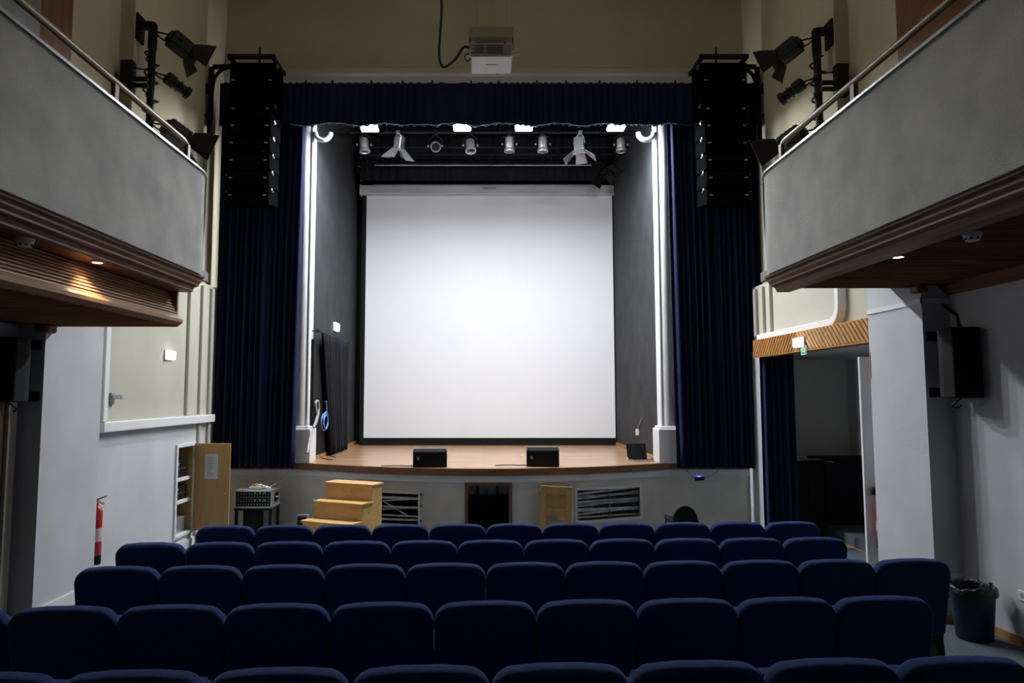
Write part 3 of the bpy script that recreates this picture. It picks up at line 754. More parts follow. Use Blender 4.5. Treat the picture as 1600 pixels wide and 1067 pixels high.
def fresnel(name, c, d, size, label, group, mount, bodym=BLACKMETAL, doorm=BLACKMETAL, open_=42, up=(0, 0, 1), doorlen=.2, doors=True, roll=0):
    c = Vector(c); d = Vector(d).normalized(); Rm = frame_to(d, up) @ Matrix.Rotation(math.radians(roll), 3, 'Z')
    P = lambda x, y, z: c + Rm @ Vector((x, y, z))
    t = thing(name, c, label, 'stage light', group)
    s_ = size
    b = B()
    if doors:
        b.cbox(P(0, 0, 0), (s_ * .85, s_ * .85, s_ * 1.15), Rm); b.cbox(P(0, 0, -s_ * .62), (s_ * .6, s_ * .6, s_ * .2), Rm)
        b.build('body', bodym, t, bevel=s_ * .08)
        for k in range(4):
            B().cbox(P(0, s_ * .45, -s_ * .4 + s_ * .22 * k), (s_ * .6, s_ * .06, s_ * .08), Rm).build('vent_fin', bodym, t)
        B().lathe([(s_ * .46, 0), (s_ * .52, .02), (s_ * .52, .05), (s_ * .40, .05), (s_ * .40, .01)], P(0, 0, s_ * .56), 20, Rm, caps=False).build('front_ring', bodym, t, smooth=30)
        B().lathe([(s_ * .40, 0), (s_ * .33, .02), (s_ * .2, .035), (.004, .04)], P(0, 0, s_ * .57), 20, Rm).build('lens', LAPSCREEN, t, smooth=60)
        z0_ = s_ * .62
        a_ = math.radians(open_)
        for k in range(4):
            Q = Matrix.Rotation(math.pi / 2 * k, 3, 'Z')
            wn, wf = s_ * (.42 if k % 2 else .36), s_ * (.78 if k % 2 else .52)
            lo = s_ * .46; L_ = doorlen * (1.0 if k % 2 else .85)
            q = [Vector((-wn, lo, z0_)), Vector((wn, lo, z0_)), Vector((wf, lo + L_ * math.sin(a_), z0_ + L_ * math.cos(a_))), Vector((-wf, lo + L_ * math.sin(a_), z0_ + L_ * math.cos(a_)))]
            B().add([c + Rm @ (Q @ v) for v in q], [(0, 1, 2, 3)]).build('barn_door', doorm, t, solid=.006)
    else:
        b.lathe([(s_ * .35, -s_ * .9), (s_ * .55, -s_ * .8), (s_ * .55, -s_ * .1), (s_ * .42, 0), (s_ * .42, s_ * 1.0), (s_ * .55, s_ * 1.02), (s_ * .55, s_ * 1.3), (s_ * .46, s_ * 1.3), (s_ * .46, s_ * 1.1)], c, 18, Rm)
        b.build('body', bodym, t, smooth=30)
        B().cyl(P(0, 0, s_ * 1.12), P(0, 0, s_ * 1.14), s_ * .45, n=18).build('lens', LAPSCREEN, t)
        B().cbox(P(0, 0, s_ * .35), (s_ * 1.0, s_ * .7, s_ * .08), Rm).build('shutter_plate', bodym, t)
    yk = B()
    m = Vector(mount)
    for sx in (-1, 1):
        e = P(sx * s_ * .5, 0, -s_ * .1)
        f = e.lerp(m, .6) ; f = f + Rm @ Vector((sx * s_ * .12, 0, 0))
        yk.tube([e, f, m], .011, 6)
    yk.build('yoke', bodym, t)
    B().cbox(m, (.07, .07, .07)).build('clamp', bodym, t, bevel=.01)
    return t
DOORGREY = mat('grey_barn_door', (.35, .35, .36), .45, .3, noise=(8, .08))
c = atY(624, 222, 12.75)
fresnel('fresnel_light', c, (-.15, .35, -1), .19, 'stage light with spread barn doors, left between the spot cans', 'fresnel lights over the stage', (c.x, 12.55, zbar2), STEEL, DOORGREY, 45, (0, 1, 0), .28, roll=25)
c = atY(905, 226, 12.7)
fresnel('fresnel_light', c, (.03, -.05, -1), .22, 'silver stage light with wide open barn doors, right of centre', 'fresnel lights over the stage', (c.x, 12.55, zbar2), SILVER, DOORGREY, 48, (0, 1, 0), .26, roll=15)
c = atY(943, 262, 14.4)
fresnel('fresnel_light', c, (.1, -.6, -1), .2, 'black stage light with barn doors in front of the case end', 'fresnel lights over the stage', (c.x, 14.5, c.z + .3), BLACKMETAL, BLACK, 50, (0, 1, 0), .28, roll=45)
# hanging winch box at the left end of the screen case
t = thing('hoist_box', atY(563, 265, 15.0), 'small black hoist box hanging above the left end of the case', 'hoist')
c = atY(563, 262, 15.0)
B().cbox(c, (.16, .14, .22)).build('box', BLACKMETAL, t, bevel=.01)
B().cbox(c + Vector((0, -.072, .0)), (.07, .004, .035)).build('white_label', PAPER, t)
B().tube([c + Vector((0, 0, .1)), (c.x, c.y, 8.4)], .01, 6).build('rod', BLACKMETAL, t)
B().tube([c + Vector((0, 0, -.1)), (c.x + .02, c.y, hz1 - .02)], .02, 6).build('hook', STEEL, t)

# ================================================================ LINE ARRAYS
def line_array(s, pxs, label):
    Y = 10.55
    x0, x1 = atY(pxs[0], 200, Y).x, atY(pxs[1], 200, Y).x
    cx = (x0 + x1) / 2; W = abs(x1 - x0)
    zt = atY(cx, 95, Y).z; zt = CAM_Z + (617 - 92) / F_PX * Y
    t = thing('line_array', (cx, Y, zt - 2.4), label, 'loudspeaker', 'hanging line array loudspeakers')
    fr = B(); fr.box(cx - W / 2 - .03, cx + W / 2 + .02, Y - .30, Y - .24, zt + .04, zt + .10); fr.box(cx - W / 2 - .03, cx + W / 2 + .02, Y + .24, Y + .30, zt + .04, zt + .10)
    for x in (cx - W / 2 - .02, cx + W / 2 - .04): fr.box(x, x + .05, Y - .3, Y + .3, zt + .03, zt + .09)
    fr.build('rigging_frame', BLACKMETAL, t)
    B().tube([(cx + .03 * -s, Y, zt + .05), (cx + .03 * -s, Y, zt + .36)], .018, 8).build('lifting_rod', BLACKMETAL, t)
    z = zt; lean = 0.0; tilt = math.radians(2)
    hs = [.62] + [.262] * 6
    yoff = 0.0
    for i, h in enumerate(hs):
        w_ = W if i == 0 else W * .95
        c = Vector((cx - s * -0.0 - .012 * i * (1 if s < 0 else -1), Y + yoff, z - h / 2))
        Rm = Matrix.Rotation(tilt, 3, 'X')
        cab = B().cbox(c, (w_, .5, h - .012), Rm).build('cabinet', ARRAYBLACK, t, bevel=.012)
        B().cbox(c + Rm @ Vector((0, -.255, 0)), (w_ - .06, .012, h - .05), Rm).build('grille', ARRAYBLACK, cab, bevel=.004)
        for sx in (-1, 1):
            B().cbox(c + Rm @ Vector((sx * (w_ / 2 - .06), -.262, .02)), (.05, .006, .022), Rm).build('badge', INK, cab)
            B().cbox(c + Rm @ Vector((sx * (w_ / 2 + .006), -.1, h / 2 - .02)), (.025, .05, .07), Rm).build('rigging_link', STEEL, cab, bevel=.006)
            B().cyl(c + Rm @ Vector((sx * (w_ / 2 + .01), -.14, h / 2 - .04)), c + Rm @ Vector((sx * (w_ / 2 + .045), -.15, h / 2 - .05)), .012, n=8).build('pin', STEEL, cab)
        z -= h
        yoff += math.sin(tilt) * h
        tilt += math.radians(1.2)
    # wall bracket
    xw = s * 4.47
    br = thing('array_bracket', (xw, 10.75, zt - 1), 'black steel wall arm holding the %s line array' % ('left' if s < 0 else 'right'), 'bracket', 'line array wall arms')
    B().box(min(xw, xw - s * .06), max(xw, xw - s * .06), 10.70, 10.78, zt - 1.15, zt + .12).build('wall_post', BLACKMETAL, br)
    B().box(min(xw - s*.06, cx + s * W / 2 - s*.1), max(xw - s*.06, cx + s * W / 2 - s*.1), 10.70, 10.76, zt + .10, zt + .16).build('arm', BLACKMETAL, br)
    B().tube(smoothpath([(xw - s * .05, 10.73, zt - .28), (xw - s * .09, 10.73, zt - .05), (xw - s * .20, 10.73, zt + .08), (xw - s * .30, 10.73, zt + .12)]), .03, 8).build('brace', BLACKMETAL, br, smooth=60)
    for k in (.25, .75):
        B().box(min(s * 4.545, xw - s * .05), max(s * 4.545, xw - s * .05), 10.5, 10.78, zt - k - .05, zt - k).build('wall_tie', BLACKMETAL, br)
    B().tube([(xw + s*.03, 10.74, zt - 3.3), (xw + s*.03, 10.74, zt - 1.15)], .035, 8).build('conduit', PLASTER, br, smooth=60)
line_array(-1, (366, 434), 'black line array hanging in front of the left curtain')
line_array(1, (1090, 1160), 'black line array hanging in front of the right curtain')

# ================================================================ SIDE LIGHT BOOMS
def boom(s):
    side = 'left' if s < 0 else 'right'
    X = s * 4.02; Y = 8.25
    px = 237 if s < 0 else 1277
    X = atY(px, 100, Y).x
    zt = CAM_Z + (617 - (20 if s < 0 else 30)) / F_PX * Y; zl = CAM_Z + 2.15 / 1.0 * 1.32
    t = thing('lighting_boom', (X, Y, zl), 'black vertical lighting pole on the %s wall above the balcony' % side, 'lighting pole', 'wall mounted lighting poles')
    B().tube([(X, Y, zl), (X, Y, zt - .25)], .045, 10).build('pole', BLACKMETAL, t, smooth=60)
    B().box(X - .04, X + .04, Y - .04, Y + .04, zt - .3, zt + .04).build('elbow_post', BLACKMETAL, t)
    B().box(min(X, s * 4.365), max(X, s * 4.365), Y - .04, Y + .04, zt - .03, zt + .05).build('arm', BLACKMETAL, t)
    B().box(min(s * 4.345, s * 4.37), max(s * 4.345, s * 4.37), Y - .03, Y + .15, zt - .17, zt + .17).build('wall_plate', BLACKMETAL, t)
    B().box(min(X, s * 4.365), max(X, s * 4.365), Y - .03, Y + .03, zl + .06, zl + .12).build('lower_arm', BLACKMETAL, t)
    # wrapped cable on the pole
    pts = [Vector((X + .075 * math.cos(a * 1.7) + .03 * math.sin(a * 5), Y + .06 * math.sin(a * 1.7), zl + .1 + (zt - .4 - zl) * a / 22)) for a in [k * .5 for k in range(44)]]
    B().tube(smoothpath(pts, 3), .013, 6).build('wrapped_cable', BLACKCABLE, t, smooth=60)
    g = 'lights on the wall mounted poles'
    d = Vector((-s * .62, .75, -.40))
    c = Vector((X - s * .17, Y + .08, zt - .08))
    fresnel('boom_fresnel', c + d * .14, d, .23, 'black stage light with barn doors, top of the %s wall pole' % side, g, (X, Y, c.z + .02), open_=38, doorlen=.23)
    c = Vector((X - s * .1, Y + .06, zt - .58))
    fresnel('boom_profile', c + d * .18, d, .15, 'black profile spotlight, middle of the %s wall pole' % side, g, (X, Y, c.z), doors=False)
    c = Vector((X - s * .17, Y + .08, zt - 1.26))
    fresnel('boom_fresnel', c + d * .14, d, .26, 'black stage light with barn doors, bottom of the %s wall pole' % side, g, (X, Y, c.z + .02), open_=35, doorlen=.27)
    # dimmer box on the pilaster
    zx = CAM_Z + (617 - (112 if s < 0 else 118)) / F_PX * Y
    db = thing('dimmer_box', (s * 4.2, Y, zx), 'black dimmer box with plugs beside the %s lighting pole' % side, 'dimmer box', 'dimmer boxes by the lighting poles')
    B().box(min(s * 4.32, s * 4.47), max(s * 4.32, s * 4.47), Y - .17, Y - .055, zx - .20, zx + .20).build('case', BLACKMETAL, db, bevel=.01)
    for k in (-.02, -.1):
        B().cyl((s * 4.32, Y - .1, zx + k), (s * 4.15, Y - .1, zx + k), .03, n=10).build('plug', BLACKMETAL, db)
    B().tube(smoothpath([(s * 4.32, Y - .1, zx + .12), (s * 4.12, Y - .08, zx + .10), (X + s * .05, Y - .04, zx + .13)]), .01, 6).build('cable', BLACKCABLE, db)
boom(-1); boom(1)

# ================================================================ PROJECTOR
YJ = 7.8
pz = atY(768, 86, YJ).z
xc = atY(768, 90, YJ).x
pj = thing('projector', (xc, YJ, pz), 'white projector hanging from the ceiling above the stage front', 'projector')
body = B().box(xc - .25, xc + .25, YJ, YJ + .46, pz, pz + .15).build('body', PROJGREY, pj, bevel=.015)
B().box(xc - .238, xc + .238, YJ + .015, YJ + .45, pz - .012, pz + .002).build('bottom_cover', PROJ, body, bevel=.006)
for x0, x1 in ((-.20, -.10), (-.055, .055), (.065, .135)):
    v = B().box(xc + x0, xc + x1, YJ - .004, YJ + .002, pz + .02, pz + .13).build('vent', VENTGREY, body, bevel=.006)
    for k in range(int((x1 - x0) / .012)):
        B().box(xc + x0 + .006 + k * .012, xc + x0 + .010 + k * .012, YJ - .008, YJ - .003, pz + .024, pz + .126).build('vent_bar', PROJGREY, v)
B().cyl((xc - .225, YJ - .004, pz + .025), (xc - .225, YJ, pz + .025), .008, n=10).build('indicator', BLACK, body)
B().box(xc - .065, xc + .065, YJ + .20, YJ + .225, pz - .0135, pz - .0115).build('maker_mark', INK, body)
B().box(xc - .06, xc + .06, YJ + .09, YJ + .094, pz - .0135, pz - .0115).build('seam_line', PROJGREY, body)
B().cyl((xc + .08, YJ + .46, pz + .065), (xc + .08, YJ + .52, pz + .065), .05, n=18).build('lens', LAPSCREEN, body)
for sx in (-1, 1):
    for zz in (.085, .045):
        B().cyl((xc + sx * .25, YJ + .1, pz + zz), (xc + sx * .33, YJ + .1, pz + zz), .012, n=8).build('side_rod', STEEL, pj)
    B().box(xc + sx * .255 - .012, xc + sx * .255 + .012, YJ + .05, YJ + .09, pz + .1, pz + .25).build('mount_post', GREYMETAL, pj)
    B().box(xc + sx * .16 - .012, xc + sx * .16 + .012, YJ + .15, YJ + .19, pz + .12, pz + .25).build('mount_post', BLACKMETAL, pj)
B().box(xc - .27, xc + .27, YJ + .02, YJ + .22, pz + .235, pz + .37).build('mount_box', UPPER, pj, bevel=.004)
for dx in (-.18, 0, .18):
    B().tube([(xc + dx, YJ + .12, pz + .36), (xc + dx, YJ + .12, ZC)], .003, 5).build('hanging_wire', GREYMETAL, pj)
B().tube(smoothpath([(xc - .13, YJ + .1, pz + .11), (xc - .12, YJ + .1, pz + .18), (xc - .08, YJ + .12, pz + .16), (xc - .06, YJ + .12, pz + .12)]), .012, 6).build('short_cable', BLACKCABLE, pj)
B().tube(smoothpath([(xc - .27, YJ + .08, pz + .06), (xc - .32, YJ + .06, pz + .02), (xc - .29, YJ + .05, pz - .05), (xc - .25, YJ + .06, pz - .01)]), .008, 6).build('loop_cable', BLACKCABLE, pj)
pc = [atY(690, -40, YJ + .1), atY(690, 20, YJ + .1), atY(686, 80, YJ + .1), atY(690, 102, YJ + .1), atY(697, 104, YJ + .1), atY(712, 92, YJ + .1), atY(724, 74, YJ + .1), atY(735, 76, YJ + .1)]
pc = [Vector((pc[0].x, pc[0].y, ZC))] + pc
tag(B().tube(smoothpath(pc), .016, 7).build('hanging_cable', BLACKCABLE, smooth=60), 'black cable looping down from the ceiling to the projector', 'cable')

# ================================================================ WALL FIXTURES
def wall_speaker(s, px0, px1, py0, py1, label):
    X1 = s * XN; Yc = 6.18
    xin = s * 4.2
    zt = CAM_Z + (617 - py0) / F_PX * 6.1; zb = CAM_Z + (617 - py1) / F_PX * 6.1
    c = Vector((s * 4.28, 6.12, (zt + zb) / 2))
    Rm = Matrix.Rotation(math.radians(-s * 22), 3, 'Z')
    t = thing('wall_speaker', c, label, 'loudspeaker', 'wall mounted loudspeakers')
    h = zt - zb
    cab = B()
    p = [(-.15, -.14), (.15, -.14), (.15, .02), (.09, .13), (-.09, .13), (-.15, .02)]
    cab.extrude([c + Rm @ Vector((x, -y, -h / 2)) for x, y in p], (0, 0, h))
    cab = cab.build('cabinet', BLACK, t, bevel=.012)
    B().cbox(c + Rm @ Vector((0, .146, 0)), (.27, .012, h - .05), Rm).build('grille', BLACKMETAL, cab, bevel=.004)
    for k in (-.42, .42):
        B().cbox(c + Vector((s * .07, .17, h * k)), (.10, .28, .05)).build('bracket_arm', BLACKMETAL, t)
        B().cbox(c + Vector((-s * .05, .31, h * k)), (.12, .03, .09)).build('bracket_plate', BLACKMETAL, t, bevel=.005)
    B().tube(smoothpath([c + Vector((s * .05, .1, -h / 2)), c + Vector((0, .16, -h / 2 - .07)), c + Vector((s * .1, .2, -h / 2 - .08)), c + Vector((s * .19, .22, -h / 2 + .02))]), .008, 6).build('cable', BLACKCABLE, t)
    if s > 0:
        B().tube([c + Vector((.1, .15, h / 2)), c + Vector((.12, .2, h / 2 + .14)), c + Vector((.05, .31, h / 2 + .26))], .014, 7).build('upper_cable', BLACKCABLE, t)
wall_speaker(-1, 0, 67, 527, 628, 'black loudspeaker on the left pillar beneath the balcony')
wall_speaker(1, 1452, 1517, 512, 622, 'black loudspeaker on the right wall beneath the balcony')

def emergency(c, n, label, wdt=.22, hgt=.12):
    n = Vector(n); Rm = frame_to(n, (0, 0, 1))
    t = thing('emergency_light', c, label, 'emergency light', 'white emergency lights')
    B().cbox(Vector(c) + n * .012, (wdt + .02, hgt + .02, .024), Rm).build('base', PLASTICW, t, bevel=.006)
    B().cbox(Vector(c) + n * .045, (wdt, hgt, .05), Rm).build('diffuser', EMGLOW, t, bevel=.015)
p = atX(262, 555, -XW); emergency(p, (1, 0, 0), 'glowing white emergency light on the cream left wall')
p = atX(1252, 535, XP); emergency(p, (-1, 0, 0), 'glowing white emergency light on the slatted beam')
p = atX(523, 511, -XS); emergency(p, (1, 0, 0), 'glowing white emergency light above the black drape', .30, .15)
p = atX(1257, 547, XP)
es = thing('exit_sign', p, 'small green exit sign hanging below the beam light', 'sign')
pl = B().box(XP - .012, XP - .006, p.y - .07, p.y + .07, p.z - .06, p.z + .06).build('sign_plate', SIGNW, es)
B().box(XP - .014, XP - .011, p.y - .058, p.y + .058, p.z - .048, p.z + .055).build('green_field', GREEN, pl)
B().box(XP - .016, XP - .013, p.y - .045, p.y - .012, p.z - .03, p.z + .045).build('doorway', SIGNW, pl)
fig = B(); fig.cyl((XP - .016, p.y + .018, p.z + .035), (XP - .013, p.y + .018, p.z + .035), .008, n=8)
for a, c_ in (((.018, .026), (.022, -.004)), ((.022, -.004), (.036, -.03)), ((.022, -.004), (.004, -.026)), ((.018, .02), (.038, .012)), ((.018, .02), (.0, .008))):
    fig.tube([(XP - .0145, p.y + a[0], p.z + a[1]), (XP - .0145, p.y + c_[0], p.z + c_[1])], .0045, 5)
fig.build('running_figure', SIGNW, pl)

for X, Y, z, lab in ((-2.95, 4.32, ZR + 1.0, 'white smoke detector under the left balcony'), (3.12, 4.30, ZR + 1.035, 'white smoke detector under the right balcony')):
    t = thing('smoke_detector', (X, Y, z - .06), lab, 'smoke detector', 'smoke detectors under the balconies')
    B().lathe([(.055, 0), (.055, -.015), (.048, -.02)], (X, Y, z), 20).build('base', PLASTICW, t, smooth=40)
    hd = B().lathe([(.05, -.02), (.046, -.04), (.036, -.055), (.004, -.057)], (X, Y, z), 20).build('head', PLASTICW, t, smooth=40)
    for k in range(8):
        a = math.pi / 4 * k
        B().cbox((X + .044 * math.cos(a), Y + .044 * math.sin(a), z - .042), (.012, .012, .012), Matrix.Rotation(a, 3, 'Z')).build('slot', BLACK, hd)
for X, Y, z, lab in ((-2.915, 5.08, ZR + 1.0, 'lit warm downlight under the left balcony'), (3.10, 5.05, ZR + 1.035, 'lit downlight under the right balcony')):
    t = thing('downlight', (X, Y, z - .02), lab, 'downlight', 'downlights under the balconies')
    B().lathe([(.035, 0), (.05, 0), (.05, -.008), (.038, -.012), (.035, -.004)], (X, Y, z), 24, caps=False).build('bezel', STEEL, t, smooth=40)
    B().cyl((X, Y, z - .006), (X, Y, z - .003), .036, n=20).build('lens', SPOTGLOW, t)
    ld = bpy.data.lights.new('downlight_lamp', 'SPOT'); ld.energy = 26.0 if X < 0 else 3; ld.color = (1, .80, .50) if X < 0 else (1, .85, .65)
    ld.spot_size = math.radians(110); ld.spot_blend = .6; ld.shadow_soft_size = .025
    lo = bpy.data.objects.new('lamp', ld); COL.objects.link(lo); lo.parent = t; lo.location = (0, 0, .008)

def extinguisher(c, r, h, label, hs=-1):
    c = Vector(c)
    t = thing('fire_extinguisher', c, label, 'fire extinguisher', 'red fire extinguishers')
    B().lathe([(r * .96, 0), (r, .01), (r, .09), (r * .96, .10)], c, 20).build('base_boot', BLACK, t, smooth=40)
    cy = B().lathe([(r * .96, .10), (r, .11), (r, h * .74), (r * .85, h * .80), (r * .45, h * .845), (r * .3, h * .85), (r * .3, h * .88)], c, 20).build('cylinder', RED, t, smooth=40)
    B().lathe([(r * 1.005, h * .33), (r * 1.01, h * .335), (r * 1.01, h * .52), (r * 1.005, h * .525)], c, 20, caps=False).build('label_band', mat('label_pink', (.6, .42, .45), .6, noise=(60, .4)), cy, smooth=40)
    B().cyl(c + Vector((0, 0, h * .87)), c + Vector((0, 0, h * .93)), .018, n=10).build('valve', STEEL, t)
    B().cbox(c + Vector((.05, -.02, h * .955)), (.13, .022, .014), Matrix.Rotation(-.35, 3, 'Y')).build('upper_lever', BLACKMETAL, t)
    B().cbox(c + Vector((.045, -.02, h * .90)), (.10, .022, .014), Matrix.Rotation(.45, 3, 'Y')).build('lower_lever', mat('brass_lever', (.45, .3, .12), .4, .6, noise=(9, .1)), t)
    B().tube(smoothpath([c + Vector((hs * .02, 0, h * .9)), c + Vector((hs * .07, 0, h * .85)), c + Vector((hs * (r + .02), 0, h * .6)), c + Vector((hs * (r + .015), 0, h * .25))]), .012, 7).build('hose', BLACKCABLE, t)
yl = 7.76
extinguisher((-4.335, yl, CAM_Z - (875 - 617) / F_PX * yl), .062, .76, 'red fire extinguisher half hidden behind the left pillar')
p = atY(1374, 857, 7.43)
extinguisher((4.235, 7.43, p.z), .045, .55, 'red fire extinguisher showing as a sliver behind the right pillar', 1)

p = atX(173, 623, -XW)
t = thing('wall_hook', p, 'small metal bracket on the cream left panel', 'bracket')
B().box(-XW, -XW + .03, p.y - .04, p.y + .04, p.z - .07, p.z + .07).build('plate', GREYMETAL, t, bevel=.004)
B().cbox((-XW + .08, p.y, p.z + .02), (.11, .05, .05)).build('arm', STEEL, t, bevel=.006)
p = atX(1599, 931, XN)
t = thing('wall_socket', p, 'white power socket low on the right wall', 'socket')
B().box(XN - .012, XN, p.y - .042, p.y + .042, p.z - .042, p.z + .042).build('plate', PLASTICW, t, bevel=.006)
B().cyl((XN - .0125, p.y, p.z), (XN - .0115, p.y, p.z), .022, n=18).build('recess', INK, t)
p = atX(1371, 570, XP)
tag(B().box(XP - .006, XP, YP1R - .016, YP1R - .004, p.z - .14, p.z + .14).build('wall_notice', mat('notice_red', (.5, .18, .12), .6, noise=(20, .2))), 'thin reddish notice strip on the edge of the right pillar', 'notice')

# wall cabinet on the left
y0, y1, z0, z1 = CAB
cb = thing('wall_cabinet', (-XW, y0, z0), 'recessed wall cabinet with open plywood door on the left wall', 'cabinet')
fr = B(); e = .05
fr.box(-XW, -XW + .03, y0 - e, y0, z0 - e, z1 + e); fr.box(-XW, -XW + .03, y1, y1 + e, z0 - e, z1 + e); fr.box(-XW, -XW + .03, y0, y1, z0 - e, z0); fr.box(-XW, -XW + .03, y0, y1, z1, z1 + e)
fr.build('frame', WHITE, cb, bevel=.006)
B().box(-XW - .32, -XW, y1 - .015, y1, z0, z1).build('inner_side', DOORWOOD, cb)
for k in (.36, .62):
    z = z0 + (z1 - z0) * k
    B().box(-XW - .30, -XW - .01, y0, y1 - .016, z - .02, z + .025).build('shelf', WHITE, cb)
door = B().box(-XW + .02, -XW + .565, y1 + .005, y1 + .03, z0 - .02, z1 + .03).build('door', DOORWOOD, cb, bevel=.003)
B().cyl((-XW + .5, y1 - .01, (z0 + z1) / 2 - .1), (-XW + .5, y1 + .006, (z0 + z1) / 2 - .1), .012, n=10).build('knob', STEEL, door)
for zz in (z0 + .15, z1 - .15):
    B().cbox((-XW + .03, y1 + .0, zz), (.03, .02, .07)).build('hinge', STEEL, door)
tag(B().box(-XW + .19, -XW + .385, y1 + .001, y1 + .004, z1 - .50, z1 - .13).build('paper_sheet', PAPER), 'white printed sheet stuck inside the open cabinet door', 'paper')
o = bpy.data.objects['paper_sheet']
for k in range(12):
    B().box(-XW + .225, -XW + .225 + random.uniform(.06, .10), y1 - .0005, y1 + .0012, z1 - .18 - .024 * k, z1 - .172 - .024 * k).build('text_line', INK, o)
zsh = [z0 + (z1 - z0) * .36 + .025, z0 + (z1 - z0) * .62 + .025]
for zz, hh, lab in ((zsh[1], .26, 'black audio unit on the top shelf of the wall cabinet'), (zsh[0], .20, 'black audio unit on the middle shelf of the wall cabinet'), (z0, .22, 'grey device on the bottom of the wall cabinet')):
    t = thing('audio_unit', (-XW - .15, y0 + .26, zz), lab, 'audio device', 'devices in the wall cabinet')
    B().box(-XW - .28, -XW - .05, y0 + .04, y1 - .06, zz, zz + hh).build('case', BLACK if 'black' in lab else GREYMETAL, t, bevel=.006)
    for k in range(4):
        B().cyl((-XW - .05, y0 + .1 + .09 * k, zz + hh * .5), (-XW - .035, y0 + .1 + .09 * k, zz + hh * .5), .012, n=10).build('knob', STEEL, t)
    B().box(-XW - .052, -XW - .046, y0 + .07, y0 + .2, zz + hh * .7, zz + hh * .85).build('display', INK, t)

# ================================================================ IN FRONT OF THE STAGE
# rack case on stand
Yr = 10.78
xl, xr = atY(366, 780, Yr).x, atY(425, 780, Yr).x
zt, zb = atY(395, 766, Yr).z, atY(395, 794, Yr).z
tb = thing('equipment_stand', ((xl + xr) / 2, Yr + .2, fz(11)), 'black metal stand under the rack case beside the stage', 'stand')
for x in (xl + .03, xr - .03):
    for y in (Yr + .03, Yr + .42):
        B().box(x - .02, x + .02, y - .02, y + .02, fz(11), zb - .03).build('leg', BLACKMETAL, tb)
B().box(xl, xr, Yr, Yr + .45, zb - .035, zb - .004).build('top', BLACKMETAL, tb, bevel=.004)
B().box(xl + .03, xr - .03, Yr + .1, Yr + .4, fz(11) + .12, fz(11) + .14).build('lower_shelf', BLACKMETAL, tb)
B().box(xl + .13, xl + .33, Yr + .04, Yr + .42, zb - .40, zb - .04).build('side_panel', BLACKMETAL, tb)
rc = thing('rack_case', ((xl + xr) / 2, Yr + .2, zb), 'grey edged flight case rack with rows of sockets beside the stage', 'rack case')
body = B().box(xl + .01, xr - .01, Yr + .02, Yr + .45, zb + .005, zt).build('body', GREYMETAL, rc, bevel=.008)
ed = .022
for x in (xl, xr - ed):
    for z in (zb, zt - ed):
        B().box(x, x + ed, Yr, Yr + .46, z, z + ed).build('edge_profile', SILVER, rc, bevel=.003)
    B().box(x, x + ed, Yr, Yr + ed, zb, zt).build('edge_profile', SILVER, rc, bevel=.003)
for z in (zb, zt - ed):
    B().box(xl, xr, Yr, Yr + ed, z, z + ed).build('edge_profile', SILVER, rc, bevel=.003)
hh = (zt - zb - .05) / 2
for k in range(2):
    za = zb + .025 + hh * k
    u = B().box(xl + .03, xr - .03, Yr + .002, Yr + .02, za + .005, za + hh - .005).build('patch_panel', BLACK, rc)
    for r_ in range(2):
        for c_ in range(12):
            x = xl + .06 + (xr - xl - .12) * c_ / 11
            B().cyl((x, Yr - .002, za + hh * (.3 + .4 * r_)), (x, Yr + .003, za + hh * (.3 + .4 * r_)), .010, n=8).build('socket', STEEL, u)
    for x in (.55, .68, .8):
        B().cbox((xl + (xr - xl) * x, Yr - .003, za + hh * .88), (.025, .006, .015)).build('yellow_tag', YELLOW, u)
hd = B().box(xr - .012, xr + .004, Yr + .15, Yr + .32, zb + .08, zt - .06).build('side_recess', BLACK, rc)
B().tube(smoothpath([(xr + .005, Yr + .17, zb + .16), (xr + .03, Yr + .18, zb + .15), (xr + .03, Yr + .29, zb + .15), (xr + .005, Yr + .30, zb + .16)]), .01, 6).build('handle', STEEL, hd)
t = thing('cable_bundle', ((xl + xr) / 2 + .05, Yr + .22, zt), 'heap of white leads with an orange end on the rack case', 'cables')
for k in range(6):
    pts = [Vector(((xl + xr) / 2 + .03 + .17 * math.cos(a + k) * (1 - .1 * k), Yr + .22 + .11 * math.sin(a * 1.0 + k * .7), zt + .012 + .009 * k + .006 * math.sin(3 * a))) for a in [q * .5 for q in range(14)]]
    B().tube(pts, .011, 6).build('lead', PLASTICW, t, smooth=60)
B().cbox(((xl + xr) / 2 - .03, Yr + .12, zt + .07), (.07, .03, .025)).build('orange_plug', ORANGE, t, bevel=.005)
p0 = Vector(((xl + xr) / 2 + .2, Yr + .2, zt + .03)); p1 = Vector((atY(460, 722, 11.3).x, 11.33, ZS + .02))
tag(B().tube(sag(p0, p1, .06), .006, 5).build('stage_lead', GREYCABLE), 'thin lead running from the rack case up to the stage edge', 'cable')

# small amplifier leaning beside the steps
c = atY(471, 806, 10.75)
t = thing('amplifier_box', (c.x, 10.8, fz(10.8)), 'small black box with pale edging beside the wooden steps', 'amplifier')
Rm = Matrix.Rotation(math.radians(-8), 3, 'X')
B().cbox((c.x, 10.85, fz(10.8) + .21), (.17, .16, .40), Rm).build('body', GREYMETAL, t, bevel=.01)
B().cbox((c.x, 10.765, fz(10.8) + .22), (.13, .01, .34), Rm).build('front', BLACK, t)

